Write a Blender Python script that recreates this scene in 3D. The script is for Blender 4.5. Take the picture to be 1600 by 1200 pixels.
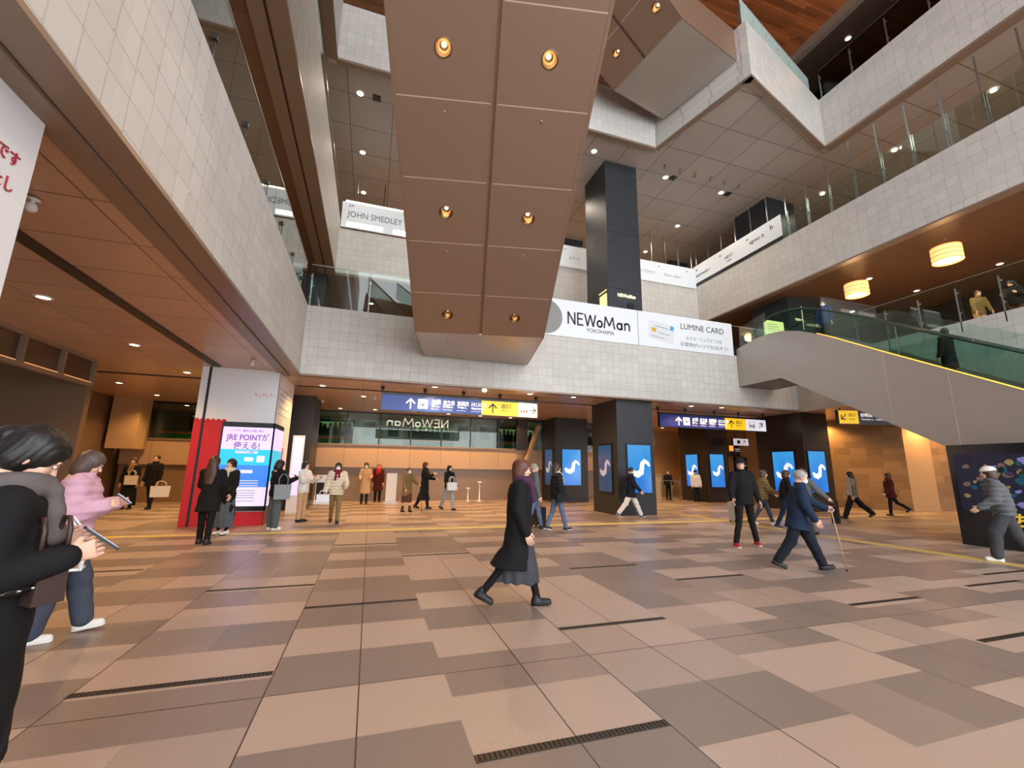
import bpy, bmesh, math, random
import numpy as np
from mathutils import Vector, Matrix, Euler
random.seed(7)
sc = bpy.context.scene
for o in list(bpy.data.objects): bpy.data.objects.remove(o)
COL = sc.collection
R = math.radians
V = Vector
# ------------------------------------------------------------------ camera
cam = bpy.data.objects.new('camera', bpy.data.cameras.new('camera')); COL.objects.link(cam)
YAW, PIT, ROL = R(17.84), R(11.23), R(0.87)
fw = V((math.sin(YAW)*math.cos(PIT), math.cos(YAW)*math.cos(PIT), math.sin(PIT)))
rt = V((math.cos(YAW), -math.sin(YAW), 0)); up = rt.cross(fw)
r2 = math.cos(ROL)*rt + math.sin(ROL)*up; u2 = -math.sin(ROL)*rt + math.cos(ROL)*up
cam.matrix_world = Matrix(((r2.x,u2.x,-fw.x,0),(r2.y,u2.y,-fw.y,0),(r2.z,u2.z,-fw.z,1.5),(0,0,0,1)))
cam.data.sensor_fit = 'HORIZONTAL'; cam.data.sensor_width = 36
cam.data.lens = 36*670.5/1600; cam.data.clip_start = 0.05; cam.data.clip_end = 200
sc.camera = cam
# ------------------------------------------------------------------ world, exposure
wd = bpy.data.worlds.new('World'); sc.world = wd; wd.use_nodes = True
wd.node_tree.nodes['Background'].inputs[0].default_value = (0.90, 0.945, 1.0, 1)
wd.node_tree.nodes['Background'].inputs[1].default_value = 5.6
vs = sc.view_settings; vs.view_transform = 'Standard'; vs.look = 'None'; vs.gamma = 1; vs.exposure = -0.2
vs.use_curve_mapping = False
WARM = (1.0, 0.57, 0.22); NEUT = (1.0, 0.86, 0.70)
P_L0, P_CUP, P_L2, P_L3, P_DRUM = 290, 60, 170, 230, 60

# ------------------------------------------------------------------ materials
def lin(c):
    return tuple(((v/255)/12.92 if v/255 <= .04045 else ((v/255+.055)/1.055)**2.4) for v in c)
MATS = {}
def mat(name, rgb, rough=.5, metal=0., emit=0., noise=0., nscale=30., bump=0., alpha=1., spec=.5, linear=False):
    if name in MATS: return MATS[name]
    m = bpy.data.materials.new(name); m.use_nodes = True; MATS[name] = m
    nt = m.node_tree; b = nt.nodes['Principled BSDF']
    c = rgb if linear else lin(rgb)
    b.inputs['Base Color'].default_value = (*c, 1)
    b.inputs['Roughness'].default_value = rough; b.inputs['Metallic'].default_value = metal
    b.inputs['Specular IOR Level'].default_value = spec
    if emit: 
        b.inputs['Emission Color'].default_value = (*c, 1); b.inputs['Emission Strength'].default_value = emit
    if noise or bump:
        g = nt.nodes.new('ShaderNodeTexCoord'); n = nt.nodes.new('ShaderNodeTexNoise')
        n.inputs['Scale'].default_value = nscale; n.inputs['Detail'].default_value = 4
        nt.links.new(g.outputs['Object'], n.inputs['Vector'])
        if noise:
            r = nt.nodes.new('ShaderNodeMix'); r.data_type = 'RGBA'
            r.inputs[6].default_value = (*[x*(1-noise) for x in c], 1); r.inputs[7].default_value = (*[min(1, x*(1+noise)) for x in c], 1)
            nt.links.new(n.outputs['Fac'], r.inputs[0]); nt.links.new(r.outputs[2], b.inputs['Base Color'])
        if bump:
            bp = nt.nodes.new('ShaderNodeBump'); bp.inputs['Strength'].default_value = bump; bp.inputs['Distance'].default_value = .01
            nt.links.new(n.outputs['Fac'], bp.inputs['Height']); nt.links.new(bp.outputs[0], b.inputs['Normal'])
    return m

class NT:
    """tiny node graph helper"""
    def __init__(s, m): s.nt = m.node_tree
    def n(s, t, **k):
        x = s.nt.nodes.new(t)
        for a, b in k.items(): setattr(x, a, b)
        return x
    def l(s, a, b): s.nt.links.new(a, b)
    def val(s, v):
        return v
    def math(s, op, a, b=None, c=None):
        x = s.n('ShaderNodeMath', operation=op)
        for i, q in enumerate((a, b, c)):
            if q is None: continue
            if isinstance(q, (int, float)): x.inputs[i].default_value = q
            else: s.l(q, x.inputs[i])
        return x.outputs[0]
    def mix(s, f, a, b):
        x = s.n('ShaderNodeMix', data_type='RGBA')
        for i, q in ((0, f), (6, a), (7, b)):
            if isinstance(q, (int, float)): x.inputs[i].default_value = q
            elif isinstance(q, tuple): x.inputs[i].default_value = (*q[:3], 1)
            else: s.l(q, x.inputs[i])
        return x.outputs[2]
    def pos(s):
        g = s.n('ShaderNodeNewGeometry'); sp = s.n('ShaderNodeSeparateXYZ'); s.l(g.outputs['Position'], sp.inputs[0]); return sp.outputs
    def white(s, vx, vy, vz=0.0):
        c = s.n('ShaderNodeCombineXYZ')
        for i, q in enumerate((vx, vy, vz)):
            if isinstance(q, (int, float)): c.inputs[i].default_value = q
            else: s.l(q, c.inputs[i])
        w = s.n('ShaderNodeTexWhiteNoise'); s.l(c.outputs[0], w.inputs['Vector']); return w.outputs['Value']
    def noise(s, scale, detail=3):
        g = s.n('ShaderNodeNewGeometry'); x = s.n('ShaderNodeTexNoise'); x.inputs['Scale'].default_value = scale; x.inputs['Detail'].default_value = detail
        s.l(g.outputs['Position'], x.inputs['Vector']); return x.outputs['Fac']

def tile_wall(name, axis, c1=(206, 203, 197), c2=(190, 187, 182), cell=.26, line=.55, rough=.5):
    """pale glazed tiles of uneven size with thin darker outlines"""
    m = bpy.data.materials.new(name); m.use_nodes = True; t = NT(m); b = m.node_tree.nodes['Principled BSDF']
    p = t.pos(); a = p[axis]; z = p[2]
    cb = t.n('ShaderNodeCombineXYZ'); t.l(a, cb.inputs[0]); t.l(z, cb.inputs[1])
    vs_ = []
    for ft in ('F1', 'F2'):
        v = t.n('ShaderNodeTexVoronoi', voronoi_dimensions='2D', feature=ft, distance='CHEBYCHEV'); v.inputs['Scale'].default_value = 1/cell; v.inputs['Randomness'].default_value = .22
        t.l(cb.outputs[0], v.inputs['Vector']); vs_.append(v)
    edge = t.math('LESS_THAN', t.math('SUBTRACT', vs_[1].outputs['Distance'], vs_[0].outputs['Distance']), .05)
    sp = t.n('ShaderNodeSeparateColor'); t.l(vs_[0].outputs['Color'], sp.inputs[0]); rnd = sp.outputs[0]
    big = t.white(t.math('FLOOR', t.math('DIVIDE', a, 1.8)), t.math('FLOOR', t.math('DIVIDE', z, .9)), 5.)
    n = t.noise(5.5, 4); n2 = t.noise(1.3, 3)
    base = t.mix(t.math('ADD', t.math('MULTIPLY', rnd, .55), t.math('MULTIPLY', big, .45)), lin(c2), lin(c1))
    base = t.mix(t.math('MULTIPLY', n, .18), base, lin((160, 150, 136)))
    t.l(t.mix(t.math('MULTIPLY', edge, t.math('MULTIPLY', n2, line*1.6)), base, lin((138, 134, 128))), b.inputs['Base Color'])
    b.inputs['Roughness'].default_value = rough
    bp = t.n('ShaderNodeBump'); bp.inputs['Strength'].default_value = .2; bp.inputs['Distance'].default_value = .008
    t.l(t.math('ADD', t.math('MULTIPLY', n, .5), t.math('MULTIPLY', rnd, .3)), bp.inputs['Height']); t.l(bp.outputs[0], b.inputs['Normal'])
    return m

def panel_mat(name, rgb, px, py, ox=0., oy=0., axes=(0, 1), rough=.35, metal=.0, line=.35, lw=.006, var=.06):
    m = bpy.data.materials.new(name); m.use_nodes = True; t = NT(m); b = m.node_tree.nodes['Principled BSDF']
    p = t.pos(); c = lin(rgb)
    ux = t.math('DIVIDE', t.math('SUBTRACT', p[axes[0]], ox), px); uy = t.math('DIVIDE', t.math('SUBTRACT', p[axes[1]], oy), py)
    dx = t.math('MULTIPLY', t.math('ABSOLUTE', t.math('SUBTRACT', t.math('FRACT', t.math('ADD', ux, .5)), .5)), px)
    dy = t.math('MULTIPLY', t.math('ABSOLUTE', t.math('SUBTRACT', t.math('FRACT', t.math('ADD', uy, .5)), .5)), py)
    ln = t.math('LESS_THAN', t.math('MINIMUM', dx, dy), lw)
    rnd = t.white(t.math('FLOOR', ux), t.math('FLOOR', uy))
    base = t.mix(rnd, tuple(x*(1-var) for x in c), tuple(x*(1+var) for x in c))
    t.l(t.mix(ln, base, tuple(x*line for x in c)), b.inputs['Base Color'])
    b.inputs['Roughness'].default_value = rough; b.inputs['Metallic'].default_value = metal
    return m

def floor_mat():
    m = bpy.data.materials.new('floor_granite'); m.use_nodes = True; t = NT(m); b = m.node_tree.nodes['Principled BSDF']
    x, y, z = t.pos()
    u = t.math('DIVIDE', t.math('ADD', x, .56), 1.2); col = t.math('FLOOR', u)
    odd = t.math('FLOORED_MODULO', col, 2.0)
    v = t.math('DIVIDE', t.math('ADD', t.math('SUBTRACT', y, 2.9), t.math('MULTIPLY', odd, .35)), .63)
    row = t.math('FLOOR', v); par = t.math('FLOORED_MODULO', row, 2.0)
    half = t.math('FLOOR', t.math('DIVIDE', t.math('ADD', x, .56), .6))
    r1 = t.white(col, row); r2_ = t.white(half, row, 9.)
    light = lin((180, 160, 146)); dark = lin((126, 113, 106)); mid = lin((154, 137, 126))
    flip = t.math('GREATER_THAN', r1, .90)
    par2 = t.math('ABSOLUTE', t.math('SUBTRACT', par, flip))
    base = t.mix(par2, light, dark)
    base = t.mix(t.math('MULTIPLY', t.math('GREATER_THAN', r2_, .85), .6), base, mid)
    base = t.mix(t.math('MULTIPLY', r1, .12), base, lin((190, 150, 128)))
    # joints: every 0.6 m across, one long joint every 5.9 m
    jx = t.math('MULTIPLY', t.math('ABSOLUTE', t.math('SUBTRACT', t.math('FRACT', t.math('ADD', t.math('DIVIDE', t.math('SUBTRACT', x, .04), .6), .5)), .5)), .6)
    jw = t.math('MULTIPLY', t.math('GREATER_THAN', t.white(t.math('FLOOR', t.math('ADD', t.math('DIVIDE', t.math('SUBTRACT', x, .04), .6), .5)), 2.), .35), .0045)
    jl = t.math('LESS_THAN', jx, jw)
    jy = t.math('MULTIPLY', t.math('ABSOLUTE', t.math('SUBTRACT', t.math('FRACT', t.math('ADD', t.math('DIVIDE', t.math('SUBTRACT', y, 3.53), 5.9), .5)), .5)), 5.9)
    jl = t.math('MAXIMUM', jl, t.math('LESS_THAN', jy, .005))
    sp = t.noise(90, 2); sp2 = t.noise(240, 1); big = t.noise(.7, 4)
    base = t.mix(t.math('MULTIPLY', t.math('GREATER_THAN', sp, .60), .22), base, lin((108, 92, 80)))
    base = t.mix(t.math('MULTIPLY', t.math('GREATER_THAN', sp2, .60), .22), base, lin((206, 186, 168)))
    base = t.mix(t.math('MULTIPLY', big, .18), base, lin((130, 108, 92)))
    t.l(t.mix(jl, base, lin((66, 52, 44))), b.inputs['Base Color'])
    b.inputs['Roughness'].default_value = .36
    t.l(t.math('ADD', t.math('MULTIPLY', sp, .12), .30), b.inputs['Roughness'])
    bp = t.n('ShaderNodeBump'); bp.inputs['Strength'].default_value = .12; bp.inputs['Distance'].default_value = .004
    t.l(sp, bp.inputs['Height']); t.l(bp.outputs[0], b.inputs['Normal'])
    return m

def wood_mat(name, rgb, axis=0, pitch=.12, rough=.4):
    m = bpy.data.materials.new(name); m.use_nodes = True; t = NT(m); b = m.node_tree.nodes['Principled BSDF']
    p = t.pos(); c = lin(rgb); o = 1-axis
    pl = t.math('FLOOR', t.math('DIVIDE', p[o], pitch)); seg = t.math('FLOOR', t.math('DIVIDE', t.math('ADD', p[axis], t.math('MULTIPLY', t.white(pl, 1.), 3.)), 2.4))
    rnd = t.white(pl, seg)
    fr = t.math('LESS_THAN', t.math('FRACT', t.math('DIVIDE', p[o], pitch)), .06)
    base = t.mix(rnd, tuple(x*.6 for x in c), tuple(min(1, x*1.35) for x in c))
    t.l(t.mix(fr, base, tuple(x*.3 for x in c)), b.inputs['Base Color']); b.inputs['Roughness'].default_value = rough
    return m

def glass_mat(name, tint=(.88, .96, .93), gloss=1.0):
    m = bpy.data.materials.new(name); m.use_nodes = True; nt = m.node_tree; nt.nodes.clear()
    o = nt.nodes.new('ShaderNodeOutputMaterial'); mx = nt.nodes.new('ShaderNodeMixShader'); tr = nt.nodes.new('ShaderNodeBsdfTransparent')
    gl = nt.nodes.new('ShaderNodeBsdfGlossy'); t = NT(m); ge = nt.nodes.new('ShaderNodeNewGeometry'); dt = nt.nodes.new('ShaderNodeVectorMath'); dt.operation = 'DOT_PRODUCT'
    nt.links.new(ge.outputs['Normal'], dt.inputs[0]); nt.links.new(ge.outputs['Incoming'], dt.inputs[1])
    fac = t.math('ADD', t.math('MULTIPLY', t.math('POWER', t.math('SUBTRACT', 1.0, t.math('ABSOLUTE', dt.outputs['Value'])), 5.0), .9), .04)
    tr.inputs[0].default_value = (*tint, 1); gl.inputs['Roughness'].default_value = .02; gl.inputs[0].default_value = (gloss, gloss, gloss, 1)
    nt.links.new(fac, mx.inputs[0]); nt.links.new(tr.outputs[0], mx.inputs[1]); nt.links.new(gl.outputs[0], mx.inputs[2]); nt.links.new(mx.outputs[0], o.inputs[0])
    return m

def screen_mat(name, c1, c2, strength=1.0, zspan=(.76, 2.4)):
    """lit display with a vertical and sideways blue gradient (it shows that picture)"""
    m = bpy.data.materials.new(name); m.use_nodes = True; t = NT(m); b = m.node_tree.nodes['Principled BSDF']
    p = t.pos(); f = t.math('DIVIDE', t.math('SUBTRACT', p[2], zspan[0]), zspan[1]-zspan[0])
    n = t.noise(1.1, 2)
    f = t.math('MINIMUM', t.math('MAXIMUM', t.math('ADD', t.math('MULTIPLY', f, .7), t.math('SUBTRACT', t.math('MULTIPLY', n, 1.4), .5)), 0.), 1.)
    c = t.mix(f, lin(c1), lin(c2)); t.l(c, b.inputs['Emission Color']); b.inputs['Emission Strength'].default_value = strength
    b.inputs['Base Color'].default_value = (.01, .01, .01, 1); b.inputs['Roughness'].default_value = .15
    return m

M = dict(
    tileX=tile_wall('pale_tile_back', 0), tileY=tile_wall('pale_tile_side', 1, cell=.3, line=.5, rough=.62),
    floor=floor_mat(),
    ceil0=panel_mat('bronze_ceiling_low', (200, 170, 150), 2.4, .93, ox=-.4, oy=.2, rough=.3, metal=.2, lw=.011),
    ceil2=panel_mat('bronze_ceiling_mid', (112, 82, 64), 3.0, 1.4, rough=.35, metal=.2),
    ceil3=panel_mat('grey_ceiling_high', (168, 158, 150), 1.45, 1.42, ox=1.3, oy=.5, rough=.42, lw=.014),
    esc=mat('bronze_cladding', (142, 116, 98), .36, .35, noise=.03, nscale=2),
    esc_seam=mat('bronze_seam', (206, 180, 158), .35, .3),
    escgrey=mat('brushed_grey_cladding', (172, 164, 156), .36, .45, noise=.05, nscale=3),
    black=mat('black_stone', (40, 44, 48), .5, 0, noise=.35, nscale=2.2),
    blackwarm=mat('dark_brown_stone', (40, 33, 29), .4, 0, noise=.3, nscale=2.2),
    trim=mat('bronze_trim', (140, 120, 104), .4, .3),
    beige=panel_mat('beige_wall_panel', (182, 152, 120), 1.45, 5., ox=-1.15, axes=(0, 2), rough=.45, lw=.008),
    beige_low=mat('tan_lower_wall', (128, 104, 78), .35),
    beige_plain=mat('beige_plain', (190, 156, 116), .5),
    stone=None, dark=mat('dark_interior', (30, 27, 24), .5), steel=mat('steel', (170, 172, 172), .3, .9),
    white=mat('white_panel', (224, 226, 228), .4), whiteband=mat('white_banner_film', (226, 231, 236), .35),
    glass=glass_mat('clear_glass'), gglass=glass_mat('green_glass', (.74, .86, .82)), dglass=glass_mat('dark_glass', (.35, .36, .35)),
    ink=mat('dark_lettering', (62, 60, 60), .5), ink2=mat('grey_lettering', (120, 122, 124), .5),
    red=mat('red_film', (196, 20, 34), .42), blackframe=mat('black_frame', (18, 18, 20), .3),
    tact=mat('yellow_tactile', (214, 186, 110), .5, 0, noise=.08, nscale=40),
    rubber=mat('black_rubber', (20, 20, 21), .6), chrome=mat('chrome', (200, 200, 200), .15, 1.),
    gold=mat('gold_reflector', (124, 96, 66), .3, .9),
    lampw=mat('warm_lamp', (255, 226, 180), .5, emit=14), lampn=mat('neutral_lamp', (255, 240, 220), .5, emit=14),
    led=mat('yellow_led_strip', (255, 190, 80), .5, emit=1.6),
    stripl=mat('warm_strip_light', (255, 196, 130), .5, emit=1.2),
    stripw=mat('white_strip_light', (255, 246, 230), .5, emit=2.4),
)
def stone_mat():
    m = bpy.data.materials.new('ochre_stone_wall'); m.use_nodes = True; t = NT(m); b = m.node_tree.nodes['Principled BSDF']
    p = t.pos(); d = t.math('SUBTRACT', t.math('MULTIPLY', p[0], .48), t.math('MULTIPLY', p[1], .88))
    row = t.math('FLOOR', t.math('DIVIDE', p[2], .3)); cx = t.math('ADD', t.math('DIVIDE', d, .6), t.math('MULTIPLY', t.white(row, 1.), .6))
    r = t.white(t.math('FLOOR', cx), row); n = t.noise(6, 4)
    fz = t.math('LESS_THAN', t.math('FRACT', t.math('DIVIDE', p[2], .3)), .03)
    base = t.mix(r, lin((132, 102, 66)), lin((166, 130, 86))); base = t.mix(t.math('MULTIPLY', n, .4), base, lin((110, 82, 52)))
    t.l(t.mix(t.math('MULTIPLY', fz, .5), base, lin((80, 60, 38))), b.inputs['Base Color']); b.inputs['Roughness'].default_value = .6
    return m
M['stone'] = stone_mat()
def painted_sheen_mat():
    m = glass_mat('painted_sheen_glass', (.8, .95, .9)); nt = m.node_tree; o = nt.nodes['Material Output']; src = o.inputs[0].links[0].from_socket
    d = nt.nodes.new('ShaderNodeBsdfDiffuse'); d.inputs[0].default_value = (.62, .74, .70, 1); x = nt.nodes.new('ShaderNodeMixShader'); x.inputs[0].default_value = .45  # pale mint diffuse layer paints the sky's reflection into the balcony glass
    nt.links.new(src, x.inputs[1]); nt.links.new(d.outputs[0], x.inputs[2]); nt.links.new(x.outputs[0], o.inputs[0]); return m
M['painted_sheen'] = painted_sheen_mat()
M['wood'] = wood_mat('orange_wood_ceiling', (150, 82, 40), 0)
M['slats'] = wood_mat('wood_slat_wall', (176, 132, 84), 2, .1) if False else panel_mat('wood_slat_wall', (160, 118, 74), .25, 9, axes=(0, 2), rough=.5, lw=.012)
M['mesh'] = panel_mat('brown_mesh_ceiling', (96, 66, 52), .22, .22, rough=.5, lw=.02, line=.55)

# ------------------------------------------------------------------ mesh helpers
def newobj(name, me, mats, parent=None):
    o = bpy.data.objects.new(name, me); COL.objects.link(o)
    if not isinstance(mats, (list, tuple)): mats = [mats]
    for m in mats: me.materials.append(m)
    if parent is not None: o.parent = parent
    return o
class MB:
    def __init__(s): s.v = []; s.f = []; s.mi = []; s.sm = []
    def add(s, vs, fs, mi=0, smooth=False):
        b = len(s.v); s.v += [tuple(v) for v in vs]
        for f in fs: s.f.append(tuple(i+b for i in f)); s.mi.append(mi); s.sm.append(smooth)
        return s
    def box(s, x0, x1, y0, y1, z0, z1, mi=0, mx=None):
        vs = [V((x, y, z)) for x in (x0, x1) for y in (y0, y1) for z in (z0, z1)]
        if mx is not None: vs = [mx @ v for v in vs]
        return s.add(vs, [(0, 1, 3, 2), (4, 6, 7, 5), (0, 4, 5, 1), (2, 3, 7, 6), (0, 2, 6, 4), (1, 5, 7, 3)], mi)
    def bar(s, a, b, w, h=None, mi=0, upv=V((0, 0, 1))):
        a, b = V(a), V(b); h = w if h is None else h; d = (b-a).normalized()
        sx = d.cross(upv); sx = sx.normalized() if sx.length > 1e-4 else V((1, 0, 0)); sy = sx.cross(d).normalized()
        vs = [p+sx*w/2*i+sy*h/2*j for p in (a, b) for i, j in ((-1, -1), (1, -1), (1, 1), (-1, 1))]
        return s.add(vs, [(0, 1, 2, 3), (7, 6, 5, 4), (0, 4, 5, 1), (1, 5, 6, 2), (2, 6, 7, 3), (3, 7, 4, 0)], mi)
    def tube(s, pts, r, n=10, mi=0, closed=False):
        pts = [V(p) for p in pts]; rr = r if isinstance(r, (list, tuple)) else [r]*len(pts); vs = []; fs = []
        prev = None
        for i, p in enumerate(pts):
            d = (pts[(i+1) % len(pts)]-pts[i-1]) if closed else ((pts[min(i+1, len(pts)-1)]-pts[max(i-1, 0)]))
            d.normalize()
            if prev is None: sx = d.orthogonal().normalized()
            else: sx = (prev-d*prev.dot(d)); sx = sx.normalized() if sx.length > 1e-5 else d.orthogonal().normalized()
            prev = sx; sy = d.cross(sx)
            for k in range(n):
                a = 2*math.pi*k/n; vs.append(p+(sx*math.cos(a)+sy*math.sin(a))*rr[i])
        m = len(pts)
        for i in range(m if closed else m-1):
            for k in range(n):
                j = (i+1) % m; fs.append((i*n+k, i*n+(k+1) % n, j*n+(k+1) % n, j*n+k))
        if not closed: fs += [tuple(range(n))[::-1], tuple((m-1)*n+k for k in range(n))]
        return s.add(vs, fs, mi, True)
    def lathe(s, prof, n=24, mx=None, mi=0, smooth=True, mis=None):
        vs = []; 
        for r, z in prof:
            for k in range(n):
                a = 2*math.pi*k/n; v = V((r*math.cos(a), r*math.sin(a), z)); vs.append(mx @ v if mx is not None else v)
        b = len(s.v); s.v += [tuple(v) for v in vs]
        for i in range(len(prof)-1):
            for k in range(n):
                s.f.append((b+i*n+k, b+i*n+(k+1) % n, b+(i+1)*n+(k+1) % n, b+(i+1)*n+k)); s.mi.append(mis[i] if mis else mi); s.sm.append(smooth)
        return s
    def poly(s, pts, t=None, mi=0):
        """flat polygon, extruded by vector t when given"""
        n = len(pts); pts = [V(p) for p in pts]
        if t is None: return s.add(pts, [tuple(range(n))], mi)
        t = V(t); vs = pts+[p+t for p in pts]
        return s.add(vs, [tuple(range(n))[::-1], tuple(range(n, 2*n))]+[(i, (i+1) % n, n+(i+1) % n, n+i) for i in range(n)], mi)
    def mesh(s, name):
        me = bpy.data.meshes.new(name); me.from_pydata(s.v, [], s.f); me.polygons.foreach_set('material_index', s.mi)
        me.polygons.foreach_set('use_smooth', s.sm); me.update()
        bm = bmesh.new(); bm.from_mesh(me); bmesh.ops.recalc_face_normals(bm, faces=bm.faces); bm.to_mesh(me); bm.free(); return me
    def build(s, name, mats, parent=None): return newobj(name, s.mesh(name), mats, parent)
def tag(o, label, cat, group=None, kind=None):
    o['label'] = label; o['category'] = cat
    if group: o['group'] = group
    if kind: o['kind'] = kind
    return o
def empty(name, loc, rz=0., label=None, cat=None, group=None):
    o = bpy.data.objects.new(name, None); COL.objects.link(o); o.location = loc; o.rotation_euler = (0, 0, rz); o.empty_display_size = .1
    if label: tag(o, label, cat, group)
    return o
def struct(name, mb, m):
    o = mb.build(name, m); o['kind'] = 'structure'; return o
def copy_tree(o, parent=None):
    c = o.copy(); COL.objects.link(c); c.parent = parent
    for ch in list(o.children): copy_tree(ch, c)
    return c
def text_mesh(body, size, w=None, extrude=.004, bold=0.):
    cu = bpy.data.curves.new('t', 'FONT'); cu.body = body; cu.size = size; cu.extrude = extrude; cu.align_x = 'CENTER'; cu.align_y = 'CENTER'; cu.offset = bold; cu.resolution_u = 3
    ob = bpy.data.objects.new('t', cu); COL.objects.link(ob); dg = bpy.context.evaluated_depsgraph_get(); dg.update()
    me = bpy.data.meshes.new_from_object(ob.evaluated_get(dg)); bpy.data.objects.remove(ob); bpy.data.curves.remove(cu)
    vs = [v.co.copy() for v in me.vertices]; fs = [tuple(p.vertices) for p in me.polygons]; bpy.data.meshes.remove(me)
    if vs:
        x0, x1 = min(v.x for v in vs), max(v.x for v in vs); y0, y1 = min(v.y for v in vs), max(v.y for v in vs)
        k = (w/(x1-x0)) if w and x1 > x0 else 1
        vs = [V(((v.x-(x0+x1)/2)*k, (v.y-(y0+y1)/2), v.z)) for v in vs]
    return vs, fs
def put_text(mb, body, size, c, ax=(1, 0, 0), ay=(0, 0, 1), w=None, mi=0, bold=0., mirror=False):
    vs, fs = text_mesh(body, size, w, bold=bold); ax, ay, c = V(ax), V(ay), V(c); az = ax.cross(ay)
    mb.add([c+ax*(-v.x if mirror else v.x)+ay*v.y+az*v.z for v in vs], fs, mi); return mb
def logo(mb, c, ax, ay, w, h, mi=0, mirror=False, th=.15):
    """the shop name drawn in even strokes: tall capitals N E W M, small round o, and a n"""
    ax, ay, c = V(ax), V(ay), V(c); nrm = ax.cross(ay)
    arc = lambda cx, cy, r, a0, a1, ry=None, n=12: [(cx+r*math.cos(R(a0+(a1-a0)*k/n)), cy+(ry or r)*math.sin(R(a0+(a1-a0)*k/n))) for k in range(n+1)]
    S = [[(0, 0), (0, 1), (.72, 0), (.72, 1)], [(1.62, 1), (1.05, 1), (1.05, 0), (1.62, 0)], [(1.05, .52), (1.55, .52)], [(1.85, 1), (2.13, 0), (2.45, .95), (2.77, 0), (3.05, 1)],
         arc(3.52, .30, .27, 0, 360, n=22), [(4.02, 0), (4.2, 1), (4.62, .25), (5.04, 1), (5.22, 0)],
         arc(5.82, .30, .27, 0, 360, n=22), [(6.1, .6), (6.1, 0)], [(6.45, 0), (6.45, .6)]+arc(6.73, .36, .26, 150, 0)+[(6.99, 0)]]
    W_ = 6.99; T = lambda p: c+ax*((-1 if mirror else 1)*(p[0]/W_-.5)*w)+ay*((p[1]-.5)*h)
    kx, ky = w/W_, h
    for L in S:
        P = [T(p) for p in L]
        for a, b in zip(P[:-1], P[1:]):
            d = (b-a).normalized(); q = nrm.cross(d)*(th*h/2); e_ = d*(th*h*.22); mb.poly([a-e_-q, b+e_-q, b+e_+q, a-e_+q], nrm*.004, mi)
    return mb
def arrow(mb, c, ax, ay, size, ang, mi=0, th=.004):
    """sign arrow pointing along angle ang (0 = ax)"""
    ax, ay, c = V(ax), V(ay), V(c); n = ax.cross(ay); ca, sa = math.cos(ang), math.sin(ang)
    X = ax*ca+ay*sa; Y = -ax*sa+ay*ca
    for pts in ([(-1, -.11), (.8, -.11), (.8, .11), (-1, .11)], [(1, 0), (.1, .9), (-.1, .72), (.66, -.05)], [(1, 0), (.66, .05), (-.1, -.72), (.1, -.9)]):
        mb.poly([c+X*(p[0]*size/2)+Y*(p[1]*size/2) for p in pts], n*th, mi)
    return mb
def lamp(kind, loc, power, color, parent=None, size=.05, spot=150., rot=None, blend=.6):
    l = bpy.data.lights.new('lamp_light', kind); l.energy = power; l.color = color
    if kind == 'SPOT': l.spot_size = R(spot); l.spot_blend = blend
    l.shadow_soft_size = size
    o = bpy.data.objects.new('lamp_light', l); COL.objects.link(o); o.location = loc
    if rot: o.rotation_euler = rot
    if parent: o.parent = parent
    return o

# ================================================================== the hall
fl = MB(); fl.add([(-12, -9, 0), (32, -9, 0), (32, 27, 0), (-12, 27, 0)], [(0, 1, 2, 3)]); fl.box(-12, 32, -9, 27, -.3, -.001)
struct('floor', fl, M['floor'])
XL1, XL2, XL3 = -2.07, -1.86, -1.87
XR1, XR = 16.6, 15.5
def plate(name, polys, z0, z1, m):
    mb = MB()
    for p in polys: mb.poly([(x, y, z0) for x, y in p], (0, 0, z1-z0))
    return struct(name, mb, m)
# level 1 slab
plate('ceiling', [[(-12, -9), (XL1-.02, -9), (XL1-.02, 27), (-12, 27)], [(XL1-.02, 13.02), (XR1+.02, 13.02), (XR1+.02, 27), (XL1-.02, 27)], [(XR1+.02, -9), (32, -9), (32, 27), (XR1+.02, 27)]], 4.02, 4.2, M['ceil0'])
plate('floor_upper_low', [[(-12, -9), (XL1-.3, -9), (XL1-.3, 27), (-12, 27)], [(XL1-.3, 13.3), (XR1+.3, 13.3), (XR1+.3, 22.6), (XL1-.3, 22.6)], [(XR1+.3, -9), (32, -9), (32, 27), (XR1+.3, 27)]], 5.8, 5.95, M['beige_plain'])
struct('wall_back_low', MB().box(XL1, XR1, 13, 13.25, 4.05, 6.07), M['tileX'])
struct('wall_left_low', MB().box(XL1-.25, XL1, -9, 13.25, 4.05, 6.1), M['tileY'])
struct('wall_right_low', MB().box(XR1, XR1+.25, -9, 13.25, 4.0, 6.05), M['tileY'])
tr = MB().box(XL1, XR1, 12.985, 13.25, 4.0, 4.05); tr.box(XL1-.25, XL1+.02, -9, 13.25, 4.0, 4.05); tr.box(XL1-.5, XL1-.27, -9, 13.25, 3.975, 4.02)
struct('trim_1', tr, M['trim'])
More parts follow.
